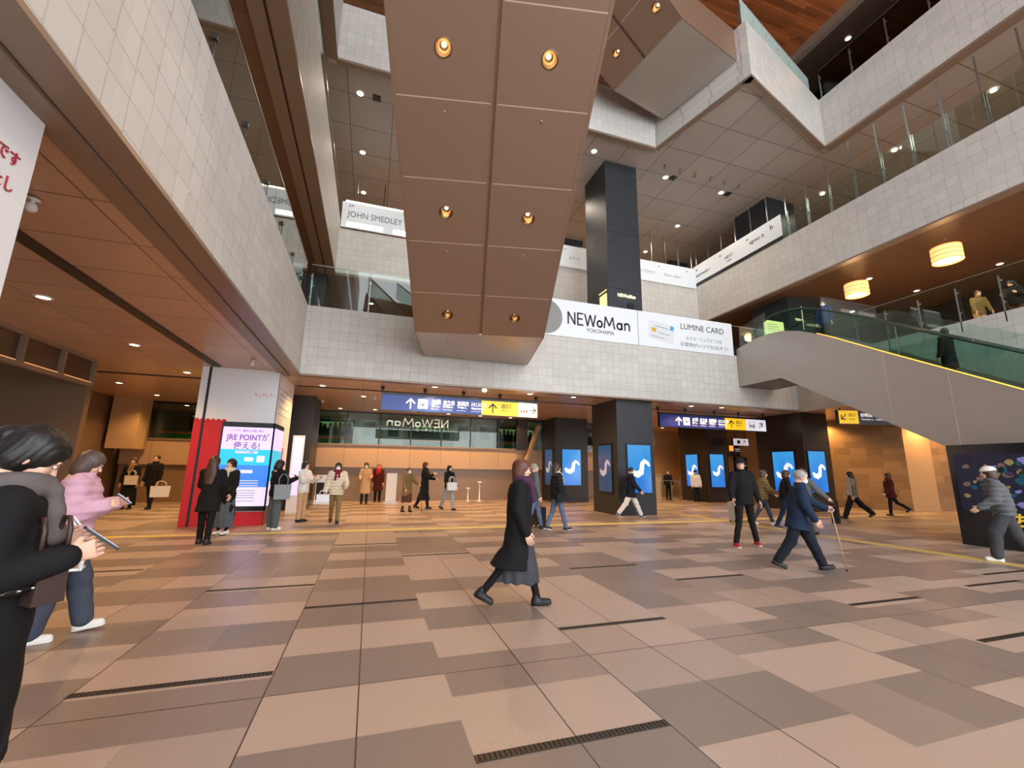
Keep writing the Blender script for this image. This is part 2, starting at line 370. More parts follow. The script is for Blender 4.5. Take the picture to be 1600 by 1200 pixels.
# level 2 slab
plate('ceiling_mid', [[(-12, -9), (XL2-.02, -9), (XL2-.02, 27), (-12, 27)], [(XR+.02, -9), (32, -9), (32, 27), (XR+.02, 27)], [(XL2-.02, 17.02), (XR+.02, 17.02), (XR+.02, 27), (XL2-.02, 27)]], 8.97, 9.1, M['ceil2'])
plate('floor_upper_mid', [[(-12, -9), (XL2-.3, -9), (XL2-.3, 27), (-12, 27)], [(XR+.3, -9), (32, -9), (32, 27), (XR+.3, 27)], [(XL2-.3, 17.3), (XR+.3, 17.3), (XR+.3, 27), (XL2-.3, 27)]], 10.6, 10.75, M['beige_plain'])
struct('wall_back_mid', MB().box(XL2, XR, 17, 17.25, 8.95, 10.85), M['tileX'])
struct('wall_left_mid', MB().box(XL2-.25, XL2, -9, 17.25, 8.95, 11.2), M['tileY'])
struct('wall_right_mid', MB().box(XR, XR+.25, -9, 17.25, 8.95, 10.98), M['tileY'])
tr = MB().box(XL2-.3, XL2+.02, -9, 17.2, 8.87, 8.96); tr.box(XR-.02, XR+.3, -9, 17.2, 8.9, 8.96); tr.box(XL2-.62, XL2-.36, -9, 17.2, 8.9, 8.965)
struct('trim_2', tr, M['trim'])
# level 3 slab, its outline steps forward in a point
OUT3 = [(XL3, 12.0), (9.5, 12.0), (10.38, 8.42), (XR, 9.88)]
plate('ceiling_high', [[(-12, -9), (XL3-.02, -9), (XL3-.02, 27), (-12, 27)], [(XR+.02, -9), (32, -9), (32, 27), (XR+.02, 27)],
    [(XL3-.02, 12.03), (9.52, 12.03), (10.4, 8.47), (XR+.02, 9.92), (XR+.02, 27), (XL3-.02, 27)]], 13.72, 13.85, M['ceil3'])
def seg_wall(mb, a, b, z0, z1, th=.25, side=1):
    a, b = V((*a, 0)), V((*b, 0)); d = (b-a).normalized(); n = V((-d.y, d.x, 0))*side*th
    mb.poly([(a.x, a.y, z0), (b.x, b.y, z0), (b.x+n.x, b.y+n.y, z0), (a.x+n.x, a.y+n.y, z0)], (0, 0, z1-z0)); return mb
w3 = MB(); t3 = MB()
pts3 = [(XL3, -9)]+OUT3+[(XR, -9)]
for a, b in zip(OUT3[:-1], OUT3[1:]):
    seg_wall(w3, a, b, 13.68, 15.72); seg_wall(t3, (a[0], a[1]), (b[0], b[1]), 13.60, 13.675, .16)
t3.poly([(10.38, 8.42, 13.60), (10.50, 8.46, 13.60), (10.55, 8.62, 13.60), (10.30, 8.75, 13.60)], (0, 0, .07)); w3.poly([(10.38, 8.42, 13.68), (10.6, 8.5, 13.68), (10.6, 8.8, 13.68), (10.3, 8.75, 13.68)], (0, 0, 2.03))
struct('wall_back_high', w3, M['tileX'])
struct('wall_left_high', MB().box(XL3-.25, XL3, -9, 12.25, 13.68, 15.75), M['tileY'])
struct('wall_right_high', MB().box(XR, XR+.25, -9, 10.1, 13.68, 15.72), M['tileY'])
t3.box(XL3-.3, XL3+.03, -9, 12, 13.58, 13.675); t3.box(XR-.03, XR+.3, -9, 9.9, 13.58, 13.675)
struct('trim_3', t3, M['trim'])
# wooden roof of the hall and the soffit around it
plate('ceiling_top', [[(-12, -9), (XR, -9), (XR, 27), (-12, 27)]], 18.62, 18.8, M['wood'])
plate('ceiling_top_side', [[(XR+.02, -9), (32, -9), (32, 27), (XR+.02, 27)]], 18.3, 18.5, mat('dark_brown_ceiling', (74, 56, 46), .4))
struct('trim_4', MB().box(XR-.05, XR+.2, -9, 27, 18.25, 18.62), M['trim'])
# outer walls of every level
struct('wall_right_shops', MB().box(23.5, 23.7, -9, 27, 5.95, 8.95).box(20.3, 20.5, -9, 27, 15.75, 18.3), M['blackwarm'])
struct('wall_right_passage', MB().box(21.5, 21.7, -9, 27, 10.75, 13.7), M['mesh'])
struct('wall_left_outer', MB().box(-12, -11.8, -9, 27, 0, 18.6), M['beige_plain'])
struct('wall_right_outer', MB().box(31.8, 32, -9, 27, 0, 18.6), M['beige_plain'])
struct('wall_back_slats', MB().box(-12, 32, 24.0, 24.2, 5.95, 8.95), M['slats'])
struct('wall_back_shops', MB().box(-12, 32, 25.0, 25.2, 10.75, 13.7), panel_mat('pale_shop_wall', (222, 200, 172), 2.2, 5, axes=(0, 2), rough=.5))
struct('wall_back_top', MB().box(-12, 32, 26.6, 26.8, 15.7, 18.6), M['blackwarm'])
# ------------------------------------------------------------------ far end of the ground level
FX0, FX1 = -9.4, 13.2
struct('wall_far_panels', MB().box(FX0, FX1, 21.0, 21.15, 1.48, 2.46), M['beige'])
struct('wall_far_base', MB().box(FX0, FX1, 21.12, 21.25, 0, 1.48), M['beige_low'])
struct('trim_5', MB().box(FX0, FX1, 20.93, 21.2, 2.46, 2.52).box(FX0, FX1, 20.98, 21.2, 1.46, 1.49), M['trim'])
wf = MB()
for k in range(-5, 10):
    x = -1.15+1.45*k
    if FX0 < x < FX1: wf.box(x-.03, x+.03, 21.02, 21.12, 2.52, 4.02)
wf.box(FX0, FX1, 21.02, 21.12, 3.95, 4.02); wf.box(FX0, FX1, 21.05, 21.1, 3.33, 3.35)
o = wf.build('window_1', [M['blackframe']]); o['kind'] = 'structure'
g = MB().box(FX0, FX1, 21.06, 21.075, 2.52, 3.95).build('glass_pane', glass_mat('platform_glass', (.86, .93, .86)), o)
# right of the far wall: ticket hall recess
struct('wall_ticket_hall', MB().box(13.2, 21.5, 24.0, 24.2, 0, 4.02).box(13.1, 13.25, 21.0, 24.0, 0, 4.02), M['beige_plain'])
# stone wall on the right
sw = MB(); pl_ = [(19.4, 17.6), (22.15, 12.72), (23.7, 12.62), (24.1, 12.4), (28.5, 10.6), (31.8, 9.4)]
for i, (a, b) in enumerate(zip(pl_[:-1], pl_[1:])):
    if i != 1: seg_wall(sw, a, b, 0, 4.02, .2)
struct('wall_right_stone', sw, M['stone'])
struct('wall_right_pier', seg_wall(MB(), pl_[1], pl_[2], 0, 4.02, .35), M['beige_plain'])
struct('wall_right_return', MB().box(19.3, 19.5, 17.6, 24.0, 0, 4.02), M['beige_plain'])
# left side
struct('wall_left_far', MB().box(-9.75, -9.6, 14.4, 27, 0, 4.02).box(-9.6, -6.75, 13.1, 13.3, 0, 4.02), panel_mat('dim_tan_wall', (112, 88, 66), 2.1, 5, axes=(1, 2), rough=.4))
struct('wall_left_pier', MB().box(-9.45, -8.55, 20.0, 20.9, 2.05, 4.02), M['beige_plain'])
# shop front on the left with framed transom panels
wsf = MB().box(-6.75, -6.6, -9, 13.0, 3.32, 3.42); wsf.box(-6.75, -6.6, -9, 13.0, 3.93, 4.02)
for y in [13.0-1.02*0, 11.85, 10.68, 9.5, 8.3, 7.1, 5.9]: wsf.box(-6.75, -6.58, y-.06, y, 3.42, 3.93)
struct('window_2', wsf, M['trim'])
struct('wall_shop_transom', MB().box(-6.74, -6.68, -9, 13.0, 3.42, 3.93), mat('dim_transom', (84, 64, 50), .25, .2))
struct('wall_shop_back', MB().box(-9.6, -9.5, -9, 13.1, 0, 4.0), M['dark'])
for k, y in enumerate((9.55, 10.75, 11.92)):
    t_ = MB().box(-6.66, -6.60, y, y+.97, 3.405, 3.425).build('strip_light', M['stripl'])
    tag(t_, ['warm strip light at the near end of the shop transom, by the frame edge', 'warm strip light under the middle pane of the shop transom', 'warm strip light under the far corner pane of the shop transom'][k], 'strip light', 'strip lights along the shop transom')
# shop sign
e = empty('shop_sign', (-9.45, 15.2, 0), 0, 'dark hanging shop sign with pale lettering inside the left shop passage', 'sign')
MB().box(0, .06, -.2, 1.25, 2.25, 3.15).build('board', mat('dark_green_board', (26, 34, 28), .4), e)
put_text(MB(), 'BOUTIQUE', .2, (.068, .45, 2.78), (0, 1, 0), (0, 0, 1), w=1.05).build('lettering', mat('pale_letter', (200, 190, 170), .5), e)

# ------------------------------------------------------------------ dark linear slots in the low ceiling
trk = MB().box(-4.06, -3.88, -9, 12.7, 3.99, 4.022); trk.box(-9.5, -4.3, 14.68, 14.8, 3.995, 4.022)
trk.box(-2.4, 16.5, 14.85, 14.93, 3.995, 4.022)
struct('trim_6', trk, mat('dark_slot', (48, 36, 30), .5))

# ------------------------------------------------------------------ columns
def column(name, x0, x1, y0, y1, z0, z1, m, label, group='dark stone columns'):
    e = empty(name, ((x0+x1)/2, (y0+y1)/2, z0), 0, label, 'column', group); w, d, h = (x1-x0)/2, (y1-y0)/2, z1-z0
    mb = MB().box(-w, w, -d, d, 0, h); mb.build('shaft', m, e)
    sk = MB()
    for zz in ([2.75] if z0 == 0 else [h*.3, h*.6]): sk.box(-w-.004, w+.004, -d-.004, d+.004, zz, zz+.012)
    sk.build('joint', M['blackframe'], e)
    return e
column('stone_column', 8.2, 9.7, 13.3, 15.1, 0, 4.02, M['black'], 'black stone column with two lit displays, nearest the middle of the hall')
column('stone_column', 8.45, 10.2, 19.3, 20.95, 0, 4.02, M['blackwarm'], 'dark brown column at the far wall behind the black centre column')
column('stone_column', 16.4, 17.85, 18.2, 20.2, 0, 4.02, M['blackwarm'], 'dark brown column beside the ticket hall opening')
column('stone_column', 16.9, 18.4, 13.25, 15.5, 0, 4.02, M['blackwarm'], 'dark brown column with two displays in front of the ochre stone wall')
column('stone_column', -3.9, -2.06, 17.0, 18.8, 0, 4.02, M['blackwarm'], 'dark brown column behind the red and white advertising pillar')
column('stone_column', 8.05, 9.5, 13.32, 15.0, 5.95, 13.72, M['black'], 'tall slate column rising above the white shop banner')
column('stone_column', 16.5, 18.2, 12.9, 14.7, 5.95, 8.97, M['black'], 'short black column above the escalator landing')
column('stone_column', -3.5, -2.2, 17.5, 19.0, 5.95, 8.97, M['black'], 'black column on the upper deck behind the left glass railing')
column('stone_column', 16.1, 17.7, 13.0, 14.8, 10.75, 13.72, M['black'], 'black column behind the end of the side banner on the third level')
column('stone_column', 15.9, 17.1, 19.4, 20.6, 10.75, 13.72, M['black'], 'black column in the far corner of the third level')
column('stone_column', 8.6, 10.1, 19.2, 20.4, 10.75, 13.72, M['black'], 'black column on the third level behind the bronze escalator')
# slim post in the far window
tag(MB().box(7.0, 7.5, 20.6, 20.9, 2.53, 4.0).box(6.98, 7.52, 20.58, 20.92, 2.46, 2.54).build('window_pier', M['blackwarm']), 'narrow dark pier standing before the train window', 'pier')
# panel with the lettering on the slate column
e = empty('column_sign', (8.8, 13.3, 6.6), 0, 'small lit shop name and black square panel on the tall slate column', 'sign')
put_text(MB(), 'NEWoMan', .19, (0, -.02, 1.42), w=.78, bold=.004).build('lettering', mat('lit_letters', (255, 240, 190), .5, emit=1.3), e)
MB().box(.05, .3, -.03, -.005, .92, 1.14).build('panel', M['blackframe'], e)
e = empty('column_notice', (8.05, 13.9, 6.6), 0, 'yellow lit notice on the shaded side of the tall slate column', 'sign')
MB().box(-.03, -.005, -.45, .05, .95, 1.5).build('board', mat('lit_yellow', (250, 236, 160), .5, emit=.9), e)
put_text(MB(), 'YOKOHAMA', .1, (-.034, -.2, 1.62), (0, -1, 0), (0, 0, 1), w=.6).build('lettering', mat('lit_yellow'  , (250, 236, 160)), e)

e = empty('column_sign', (17.45, 12.88, 8.02), 0, 'small lit shop name on the short black column above the escalator', 'sign')
put_text(MB(), 'NEWoMan', .16, (-.35, -.005, -.05), w=.55).build('lettering', mat('lit_letters', (255, 240, 190), .5, emit=1.3), e)
e = empty('floor_guide', (15.45, 12.75, 5.95), 0, 'pale yellow lit floor guide board at the top of the grey escalator', 'sign')
MB().box(-.5, .5, 0, .08, .95, 1.72).build('board', mat('lit_yellow', (250, 236, 160), .5, emit=.9), e); MB().box(-.42, .42, 0, .08, 0, .95).build('stand', M['blackframe'], e)
gl_ = MB()
for k in range(6): gl_.box(-.36, .3-.08*(k % 3), -.006, 0, 1.05+k*.1, 1.065+k*.1)
gl_.build('printed_rows', M['ink2'], e)
# ------------------------------------------------------------------ displays on the columns
def s_curve(mb, c, ax, ay, k=1.0, mi=0):
    ax, ay, c = V(ax), V(ay), V(c); P = [(-.36, .05), (-.28, -.08), (-.12, -.12), (.03, -.04), (.06, .1), (.08, .25), (.18, .35), (.3, .30), (.38, .18)]
    n = ax.cross(ay); W = [.05, .09, .12, .11, .09, .09, .08, .06, .04]; L = []; Rr = []
    for i, p in enumerate(P):
        a = P[max(0, i-1)]; b = P[min(len(P)-1, i+1)]; d = V((b[0]-a[0], b[1]-a[1])).normalized(); q = V((-d.y, d.x))
        L.append(V(p)+q*W[i]); Rr.append(V(p)-q*W[i])
    for i in range(len(P)-1):
        mb.poly([c+ax*(v.x*k)+ay*(v.y*k)+n*.004 for v in (L[i], L[i+1], Rr[i+1], Rr[i])], n*.002, mi)
    return mb
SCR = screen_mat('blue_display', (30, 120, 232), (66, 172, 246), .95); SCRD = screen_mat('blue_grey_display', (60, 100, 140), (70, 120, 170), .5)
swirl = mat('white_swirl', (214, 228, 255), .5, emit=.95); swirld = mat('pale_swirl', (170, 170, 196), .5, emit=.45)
def display(c, face, label, w=.93, z0=.76, z1=2.41, dim=False):
    """face '-y' or '-x'"""
    e = empty('display_screen', (c[0], c[1], 0), 0 if face == '-y' else -math.pi/2, label, 'screen', 'blue displays on the columns')
    MB().box(-w/2-.05, w/2+.05, -.035, -.002, z0-.06, z1+.06).build('bezel', M['blackframe'], e)
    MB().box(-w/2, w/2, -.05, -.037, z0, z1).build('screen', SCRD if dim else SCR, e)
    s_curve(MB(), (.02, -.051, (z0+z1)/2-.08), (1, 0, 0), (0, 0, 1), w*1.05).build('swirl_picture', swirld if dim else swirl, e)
display((9.04, 13.3), '-y', 'blue display with a white swirl on the front of the black centre column')
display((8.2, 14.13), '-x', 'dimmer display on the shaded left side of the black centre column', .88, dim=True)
display((9.3, 19.3), '-y', 'blue display on the column at the far wall, left of the black centre column', .97, .79, 2.48)
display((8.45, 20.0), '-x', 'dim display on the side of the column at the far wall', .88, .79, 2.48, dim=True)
display((17.03, 18.2), '-y', 'blue display on the front of the column by the ticket hall', .84)
display((16.4, 19.23), '-x', 'blue display on the side of the column by the ticket hall', .87)
display((17.52, 13.25), '-y', 'blue display on the front of the column before the stone wall', .9)
display((16.9, 14.2), '-x', 'blue display on the left side of the column before the stone wall', 1.0)

# ------------------------------------------------------------------ red and white advertising pillar
e = empty('advertising_pillar', (-3.31, 14.0, 0), 0, 'white advertising pillar wrapped in red film below, lit screen round its corner', 'pillar')
MB().box(-.8, .8, -1.15, 1.15, 0, 4.02).box(-1.02, -.86, -1.15, 1.15, 0, 4.02).build('core', M['white'], e)
rd = MB()
for i in range(8):                                                # red film whose upper edge is scalloped
    x = -1.03+i*.12; n_ = 6
    if x > -.42: break
    rd.poly([(x, -1.156, 0)]+[(x+.12, -1.156, 0)]+[(x+.12-.12*j/n_, -1.156, 2.62+.05*math.sin(math.pi*j/n_)) for j in range(n_+1)], (0, .005, 0))
rd.box(-.43, .8, -1.156, -1.151, 0, .34)
rd.build('red_film', M['red'], e)
MB().box(.8, .806, -1.15, -.5, 0, .4).build('side_film', mat('dark_red', (110, 20, 24), .4), e)
MB().box(-.86, -.8, -1.16, 1.1, 0, 4.02).box(.795, .806, -1.158, -1.15, 0, 4.0).build('joint', M['blackframe'], e)
MB().box(-.38, .83, -1.2, -1.152, .36, 2.60).box(.802, .84, -1.2, .05, .36, 2.60).build('bezel', M['blackframe'], e)
def rows(mb, items, x0, x1, y, mi0=0):
    for z0, z1, mi in items: mb.box(x0, x1, y-.006, y, z0, z1, mi)
    return mb
lil, cy, bl, pl2 = mat('lilac_screen', (222, 202, 250), .5, emit=.75), mat('cyan_screen', (40, 180, 214), .5, emit=.9), mat('blue_screen', (56, 124, 226), .5, emit=.9), mat('pale_screen', (222, 214, 250), .5, emit=.75)
sc_ = MB().box(-.34, .8, -1.208, -1.201, .48, .95, 3).box(-.34, .8, -1.208, -1.201, .95, 1.5, 2).box(-.34, .8, -1.208, -1.201, 1.5, 1.9, 1).box(-.34, .8, -1.208, -1.201, 1.9, 2.47, 0)
sc_.box(.841, .847, -1.19, 0, .48, 1.1, 3).box(.841, .847, -1.19, 0, 1.1, 1.9, 1).box(.841, .847, -1.19, 0, 1.9, 2.47, 0)
scr = sc_.build('screen', [lil, cy, bl, pl2], e)
lt = MB(); put_text(lt, 'JRE POINTが', .2, (.24, -1.21, 2.2), w=.98, bold=.004); put_text(lt, '使える!', .2, (.23, -1.21, 2.0), w=.6, bold=.003); put_text(lt, 'ニュウマン横浜のお買い物で', .07, (.2, -1.21, 2.38), w=.8)
lt.build('lettering', mat('purple_ink', (130, 96, 180), .5, emit=.3), scr)
lw = MB(); lw.box(0, .5, -1.213, -1.209, 1.8, 1.86); lw.box(.5, .68, -1.213, -1.209, 1.58, 1.74); lw.box(.22, .42, -1.213, -1.209, 1.6, 1.7); lw.box(-.02, .44, -1.213, -1.209, 1.3, 1.38)
for z in (1.1, 1.04, .98): lw.box(-.2, .6, -1.213, -1.209, z, z+.018)
lw.build('screen_blocks', pl2, scr)
put_text(MB(), 'カードへのご登録で', .06, (.25, -1.2135, 1.83), w=.42).build('caption', mat('blue_ink', (40, 90, 190), .5), scr)
lx = MB()
for z in (.86, .8, .74, .68, .6): lx.box(-.15, .55, -1.213, -1.209, z, z+.012)
lx.build('fine_print', M['ink2'], scr)
tm = MB()
for i, z in enumerate((3.6, 3.45, 3.3, 3.1, 2.9)): tm.box(.802, .806, -.9, .8-.1*(i % 3), z, z+.012)
tm.build('side_text', M['ink2'], e)
MB().box(.802, .81, .3, .42, 1.6, 2.0).build('red_mark', M['red'], e)
put_text(MB(), 'もしかして...', .12, (.5, -1.153, 3.35), w=.5).build('caption', mat('rose_ink', (190, 90, 100), .5), e)
# second display just behind the pillar
tag(MB().box(-2.5, -2.14, 15.9, 15.96, 0, 2.5, 0).box(-2.46, -2.18, 15.893, 15.9, .56, 2.42, 1).build('standing_display', [M['white'], lil]), 'narrow lilac display standing behind the advertising pillar', 'screen')
# near white pillar at the left edge
e = empty('wrapped_pillar', (-3.35, 2.86, 0), 0, 'white wrapped pillar at the left edge with small red handwriting', 'pillar')
MB().box(-.85, .85, -.87, .87, 0, 4.02).build('core', M['white'], e)
lt = MB(); put_text(lt, 'りです', .12, (.856, .60, 3.55), (0, 1, 0), (0, 0, 1), w=.27); put_text(lt, 'わたし', .12, (.856, .60, 3.36), (0, 1, 0), (0, 0, 1), w=.27); lt.build('lettering', mat('red_ink', (170, 40, 60), .5), e)

# ------------------------------------------------------------------ banners
def banner(name, x0, x1, y, z0, z1, label, mats=None):
    e = empty(name, ((x0+x1)/2, y, z0), 0, label, 'banner'); MB().box(-(x1-x0)/2, (x1-x0)/2, -.012, 0, 0, z1-z0).build('panel', M['whiteband'], e); return e
bx = (4.6+13.4)/2
e = banner('shop_banner', 4.6, 13.4, 12.975, 6.02, 7.36, 'long white shop banner with large dark lettering along the centre railing')
def bt(body, size, x, z, w, m, nm='lettering', bold=0.): return put_text(MB(), body, size, (x-bx, -.014, z-6.02), w=w, bold=bold).build(nm, m, e)
logo(MB(), (7.42-bx, -.016, .70), (1, 0, 0), (0, 0, 1), 2.45, .42).build('lettering', M['ink'], e); bt('YOKOHAMA', .2, 7.45, 6.35, 1.12, M['ink'])
MB().box(9.01-bx, 9.03-bx, -.016, -.012, .0, 1.33).build('seam', M['ink2'], e)
bt('LUMINE CARD', .33, 11.95, 6.98, 2.05, M['ink'])
bt('ルミネ・ニュウマンでの', .17, 12.0, 6.53, 1.7, M['ink2']); bt('お買物がいつでも5%オフ!', .19, 12.0, 6.27, 2.25, M['ink2'])
cm = MB(); cx0 = 10.1-bx
rc = Matrix.Rotation(R(8), 4, 'Y'); cmx = Matrix.Translation((cx0, 0, .62)) @ rc
cm.box(-.62, .5, -.02, -.013, -.35, .35, 0, cmx); cm.box(-.5, -.3, -.024, -.02, -.08, .08, 1, cmx); cm.box(.3, .46, -.024, -.02, .15, .32, 2, cmx)
cm.box(-.4, .2, -.024, -.02, .16, .18, 3, cmx); cm.box(-.2, .3, -.024, -.02, -.08, -.06, 3, cmx); cm.box(-.5, .1, -.024, -.02, -.26, -.24, 3, cmx)
cm.build('card_picture', [mat('card_white', (214, 219, 224), .3), mat('card_gold', (214, 170, 70), .3), mat('card_blue', (60, 160, 214), .4), M['ink2']], e)
ci = MB(); ci.poly([(5.35-bx+.62*math.cos(a), -.02, .66+.62*math.sin(a)) for a in [2*math.pi*k/48 for k in range(48)]], (0, .006, 0)); ci.build('grey_disc', mat('grey_disc', (136, 136, 134), .5), e)
bt('中', .32, 5.62, 6.68, .26, M['white'], 'disc_mark', .008)
e = banner('shop_banner', XL2+.03, 3.2, 16.96, 10.9, 12.02, 'white glowing banner with grey lettering high at the back left')
ln = MB(); put_text(ln, 'JOHN SMEDLEY', .36, (-1.23, -.016, .58), w=2.15, bold=.0); put_text(ln, '2F', .17, (-2.18, -.016, .98), w=.2); ln.build('lettering', mat('grey_blue_ink', (104, 108, 122), .5), e)
MB().box(-2.4, 2.4, -.02, .05, 1.13, 1.2).box(-2.3, -.9, -.016, -.012, .06, .26).box(-.5, .6, -.016, -.012, .06, .26).build('light_strip', M['stripw'], e)
e = banner('shop_banner', 7.3, XR-.05, 16.96, 10.82, 11.92, 'white banner with faint shop names at the back, behind the slate column')
ln = MB()
for t_, x, w_ in (('A.P.C.', -2.9, .6), ('PUBLIC TOKYO', .9, 1.3), ('Salon adam', 2.6, 1.0)): put_text(ln, t_, .22, (x, -.016, .5), w=w_)
for x in (-3.4, -1.2, .2, 1.8, 3.5): put_text(ln, '2F', .12, (x, -.016, .88), w=.14)
ln.build('lettering', mat('faint_ink', (170, 172, 176), .5), e)
e = empty('shop_banner', (XR-.02, 14.66, 10.98), 0, 'slanting white banner with shop names along the right side of the third level', 'banner')
MB().box(-.015, 0, -2.7, 2.5, .15, 1.1).build('panel', M['whiteband'], e); MB().box(-.012, 0, -2.7, 2.6, 0, .15).build('lower_edge', M['blackframe'], e)
ln = MB()
for t_, y, z, w_, s_ in (('PHARM PROJECT', 1.85, .5, 1.1, .17), ('NEST', .1, .6, .5, .2), ('robe', .1, .4, .3, .12), ('agnes b.', -1.5, .62, .8, .26), ('2F', 2.2, .85, .14, .12), ('2F', .6, .85, .14, .12), ('2F', -1.0, .85, .14, .12), ('b', -2.25, .78, .14, .3)):
    put_text(ln, t_, s_, (-.019, y, z), (0, -1, 0), (0, 0, 1), w=w_)
ln.build('lettering', M['ink'], e)

# ------------------------------------------------------------------ hanging way signs
navy, yel, wht = mat('navy_sign', (36, 62, 142), .35, emit=.25), mat('yellow_sign', (252, 202, 10), .35, emit=.55), mat('white_sign', (236, 234, 246), .35, emit=.55)
navy2 = mat('deep_navy_sign', (22, 34, 112), .35, emit=.25)
signw = mat('sign_white_mark', (244, 246, 250), .4, emit=.6); signk = mat('sign_dark_mark', (40, 36, 30), .5)
def icon_train(mb, x, z, s, mi_w, mi_b):
    mb.box(x-s/2, x+s/2, -.046, -.041, z-s/2, z+s/2, mi_w); mb.box(x-s*.28, x+s*.28, -.05, -.046, z-s*.22, z+s*.34, mi_b)
    mb.box(x-s*.2, x+s*.2, -.054, -.05, z+s*.05, z+s*.24, mi_w); mb.box(x-s*.2, x-s*.1, -.054, -.05, z-s*.14, z-s*.05, mi_w); mb.box(x+s*.1, x+s*.2, -.054, -.05, z-s*.14, z-s*.05, mi_w)
    mb.bar((x-s*.2, -.048, z-s*.24), (x-s*.34, -.048, z-s*.42), s*.08, .004, mi_b); mb.bar((x+s*.2, -.048, z-s*.24), (x+s*.34, -.048, z-s*.42), s*.08, .004, mi_b)
def way_sign(x0, x1, y, z0, z1, label, blue, arrow_ang, poles, xb, xy):
    c = (x0+x1)/2; h = z1-z0; e = empty('way_sign', (c, y, z0), 0, label, 'sign')
    MB().box(x0-c-.02, x1-c+.02, -.03, .08, -.02, h+.03).box(x0-c-.02, x1-c+.02, -.05, .1, h+.02, h+.07).build('housing', M['blackframe'], e)
    MB().box(x0-c, xb-c, -.04, -.03, 0, h, 0).box(xb-c, xy-c, -.04, -.03, 0, h, 1).box(xy-c, x1-c, -.04, -.03, 0, h, 2).build('face', [blue, yel, wht], e)
    for px in poles: MB().tube([(px-c, .03, h+.05), (px-c, .03, 4.0-z0)], .022, 8).lathe([(.0, 3.93-z0), (.05, 3.93-z0), (.05, 3.97-z0), (.07, 4.01-z0), (0, 4.01-z0)], 12, Matrix.Translation((px-c, .03, 0))).build('hanger_pole', M['blackframe'], e)
    m = MB(); k = h/.5; bw = xb-x0
    arrow(m, (x0-c+bw*.275, -.041, h*.5), (1, 0, 0), (0, 0, 1), h*.72, math.pi/2, 0)
    icon_train(m, x0-c+bw*.395, h*.5, h*.64, 0, 1)
    xx = x0-c+bw*.48
    for jp, en, w_ in (('JR線', 'JR L.', .34), ('京急線', 'Keikyu L.', .42), ('東横線', 'Tokyu L.', .44), ('みなとみらい線', 'Minatomirai L.', .6)):
        w_ *= bw/3.6; put_text(m, jp, .17*k, (xx+w_/2, -.042, h*.68), w=w_, bold=.004); put_text(m, en, .11*k, (xx+w_*.45, -.042, h*.40), w=w_*.85, bold=.003)
        m.box(xx, xx+w_*.8, -.044, -.041, h*.18, h*.2); xx += w_+.09*bw/3.6
    m.build('white_lettering', [signw, blue], e)
    m = MB(); yw = xy-xb; arrow(m, (xb-c+yw*.3, -.041, h*.5), (1, 0, 0), (0, 0, 1), h*.7, math.pi/2, 0)
    put_text(m, '出口', .17*k, (xb-c+yw*.66, -.042, h*.68), w=.26*yw, bold=.003); put_text(m, 'Exit', .1*k, (xb-c+yw*.66, -.042, h*.38), w=.22*yw)
    ww = x1-xy; q = xy-c+ww*.3; s = h*.62
    m.box(q-s/2, q+s/2, -.044, -.041, h*.5+s/2-.015, h*.5+s/2).box(q-s/2, q+s/2, -.044, -.041, h*.5-s/2, h*.5-s/2+.015).box(q-s/2, q-s/2+.015, -.044, -.041, h*.5-s/2, h*.5+s/2).box(q+s/2-.015, q+s/2, -.044, -.041, h*.5-s/2, h*.5+s/2)
    for dx in (-.1, 0, .1): m.box(q+dx*k-.03, q+dx*k+.03, -.044, -.041, h*.3, h*.5); m.box(q+dx*k-.018, q+dx*k+.018, -.044, -.041, h*.53, h*.6)
    arrow(m, (xy-c+ww*.74, -.041, h*.5), (1, 0, 0), (0, 0, 1), h*.62, arrow_ang, 0)
    m.build('dark_lettering', signk, e)
    return e
way_sign(.2, 5.42, 13.97, 3.28, 3.76, 'long hanging sign, blue, yellow and white, left of the black centre column', navy, 0, (.2, 1.54, 2.81, 4.08, 5.4), 3.42, 4.73)
way_sign(10.75, 16.15, 14.3, 3.26, 3.74, 'long hanging sign, deep blue, yellow and white, right of the black centre column', navy2, R(45), (10.72, 12.03, 13.5, 14.76, 16.1), 13.95, 15.05)
e = empty('way_sign', (18.6, 11.3, 3.4), R(-14), 'dark hanging sign with a yellow end partly hidden by the escalator', 'sign')
MB().box(-1.75, 3.2, -.03, .1, -.02, .52).build('housing', M['blackframe'], e)
MB().box(-1.73, -.95, -.04, -.03, 0, .5, 0).box(-.95, .95, -.04, -.03, 0, .5, 1).box(.95, 3.18, -.04, -.03, 0, .5, 2).build('face', [yel, mat('black_sign', (22, 20, 24), .4), wht], e)
m = MB(); put_text(m, '相鉄線 地下鉄', .15, (-.35, -.043, .34), w=1.0, bold=.004); put_text(m, 'Sotetsu L.  Subway', .09, (-.35, -.043, .17), w=.95); m.box(.25, .55, -.045, -.041, .1, .4); arrow(m, (.76, -.041, .25), (1, 0, 0), (0, 0, 1), .34, math.pi/2); m.build('white_lettering', signw, e)
m = MB(); arrow(m, (-1.55, -.041, .25), (1, 0, 0), (0, 0, 1), .3, R(225)); put_text(m, '出口', .14, (-1.2, -.043, .34), w=.26); put_text(m, 'Exit', .08, (-1.2, -.043, .17), w=.2); m.build('dark_lettering', signk, e)
for px in (-1.6, 0): MB().tube([(px, .03, .5), (px, .03, .6)], .022, 8).build('hanger_pole', M['blackframe'], e)
e = empty('way_sign', (17.9, 17.4, 2.86), 0, 'small white hanging sign with a lift picture and slanting arrow under the long sign', 'sign')
MB().box(-.5, .5, -.03, .04, -.02, .36).build('housing', M['blackframe'], e); MB().box(-.48, .48, -.04, -.03, 0, .34).build('face', wht, e)
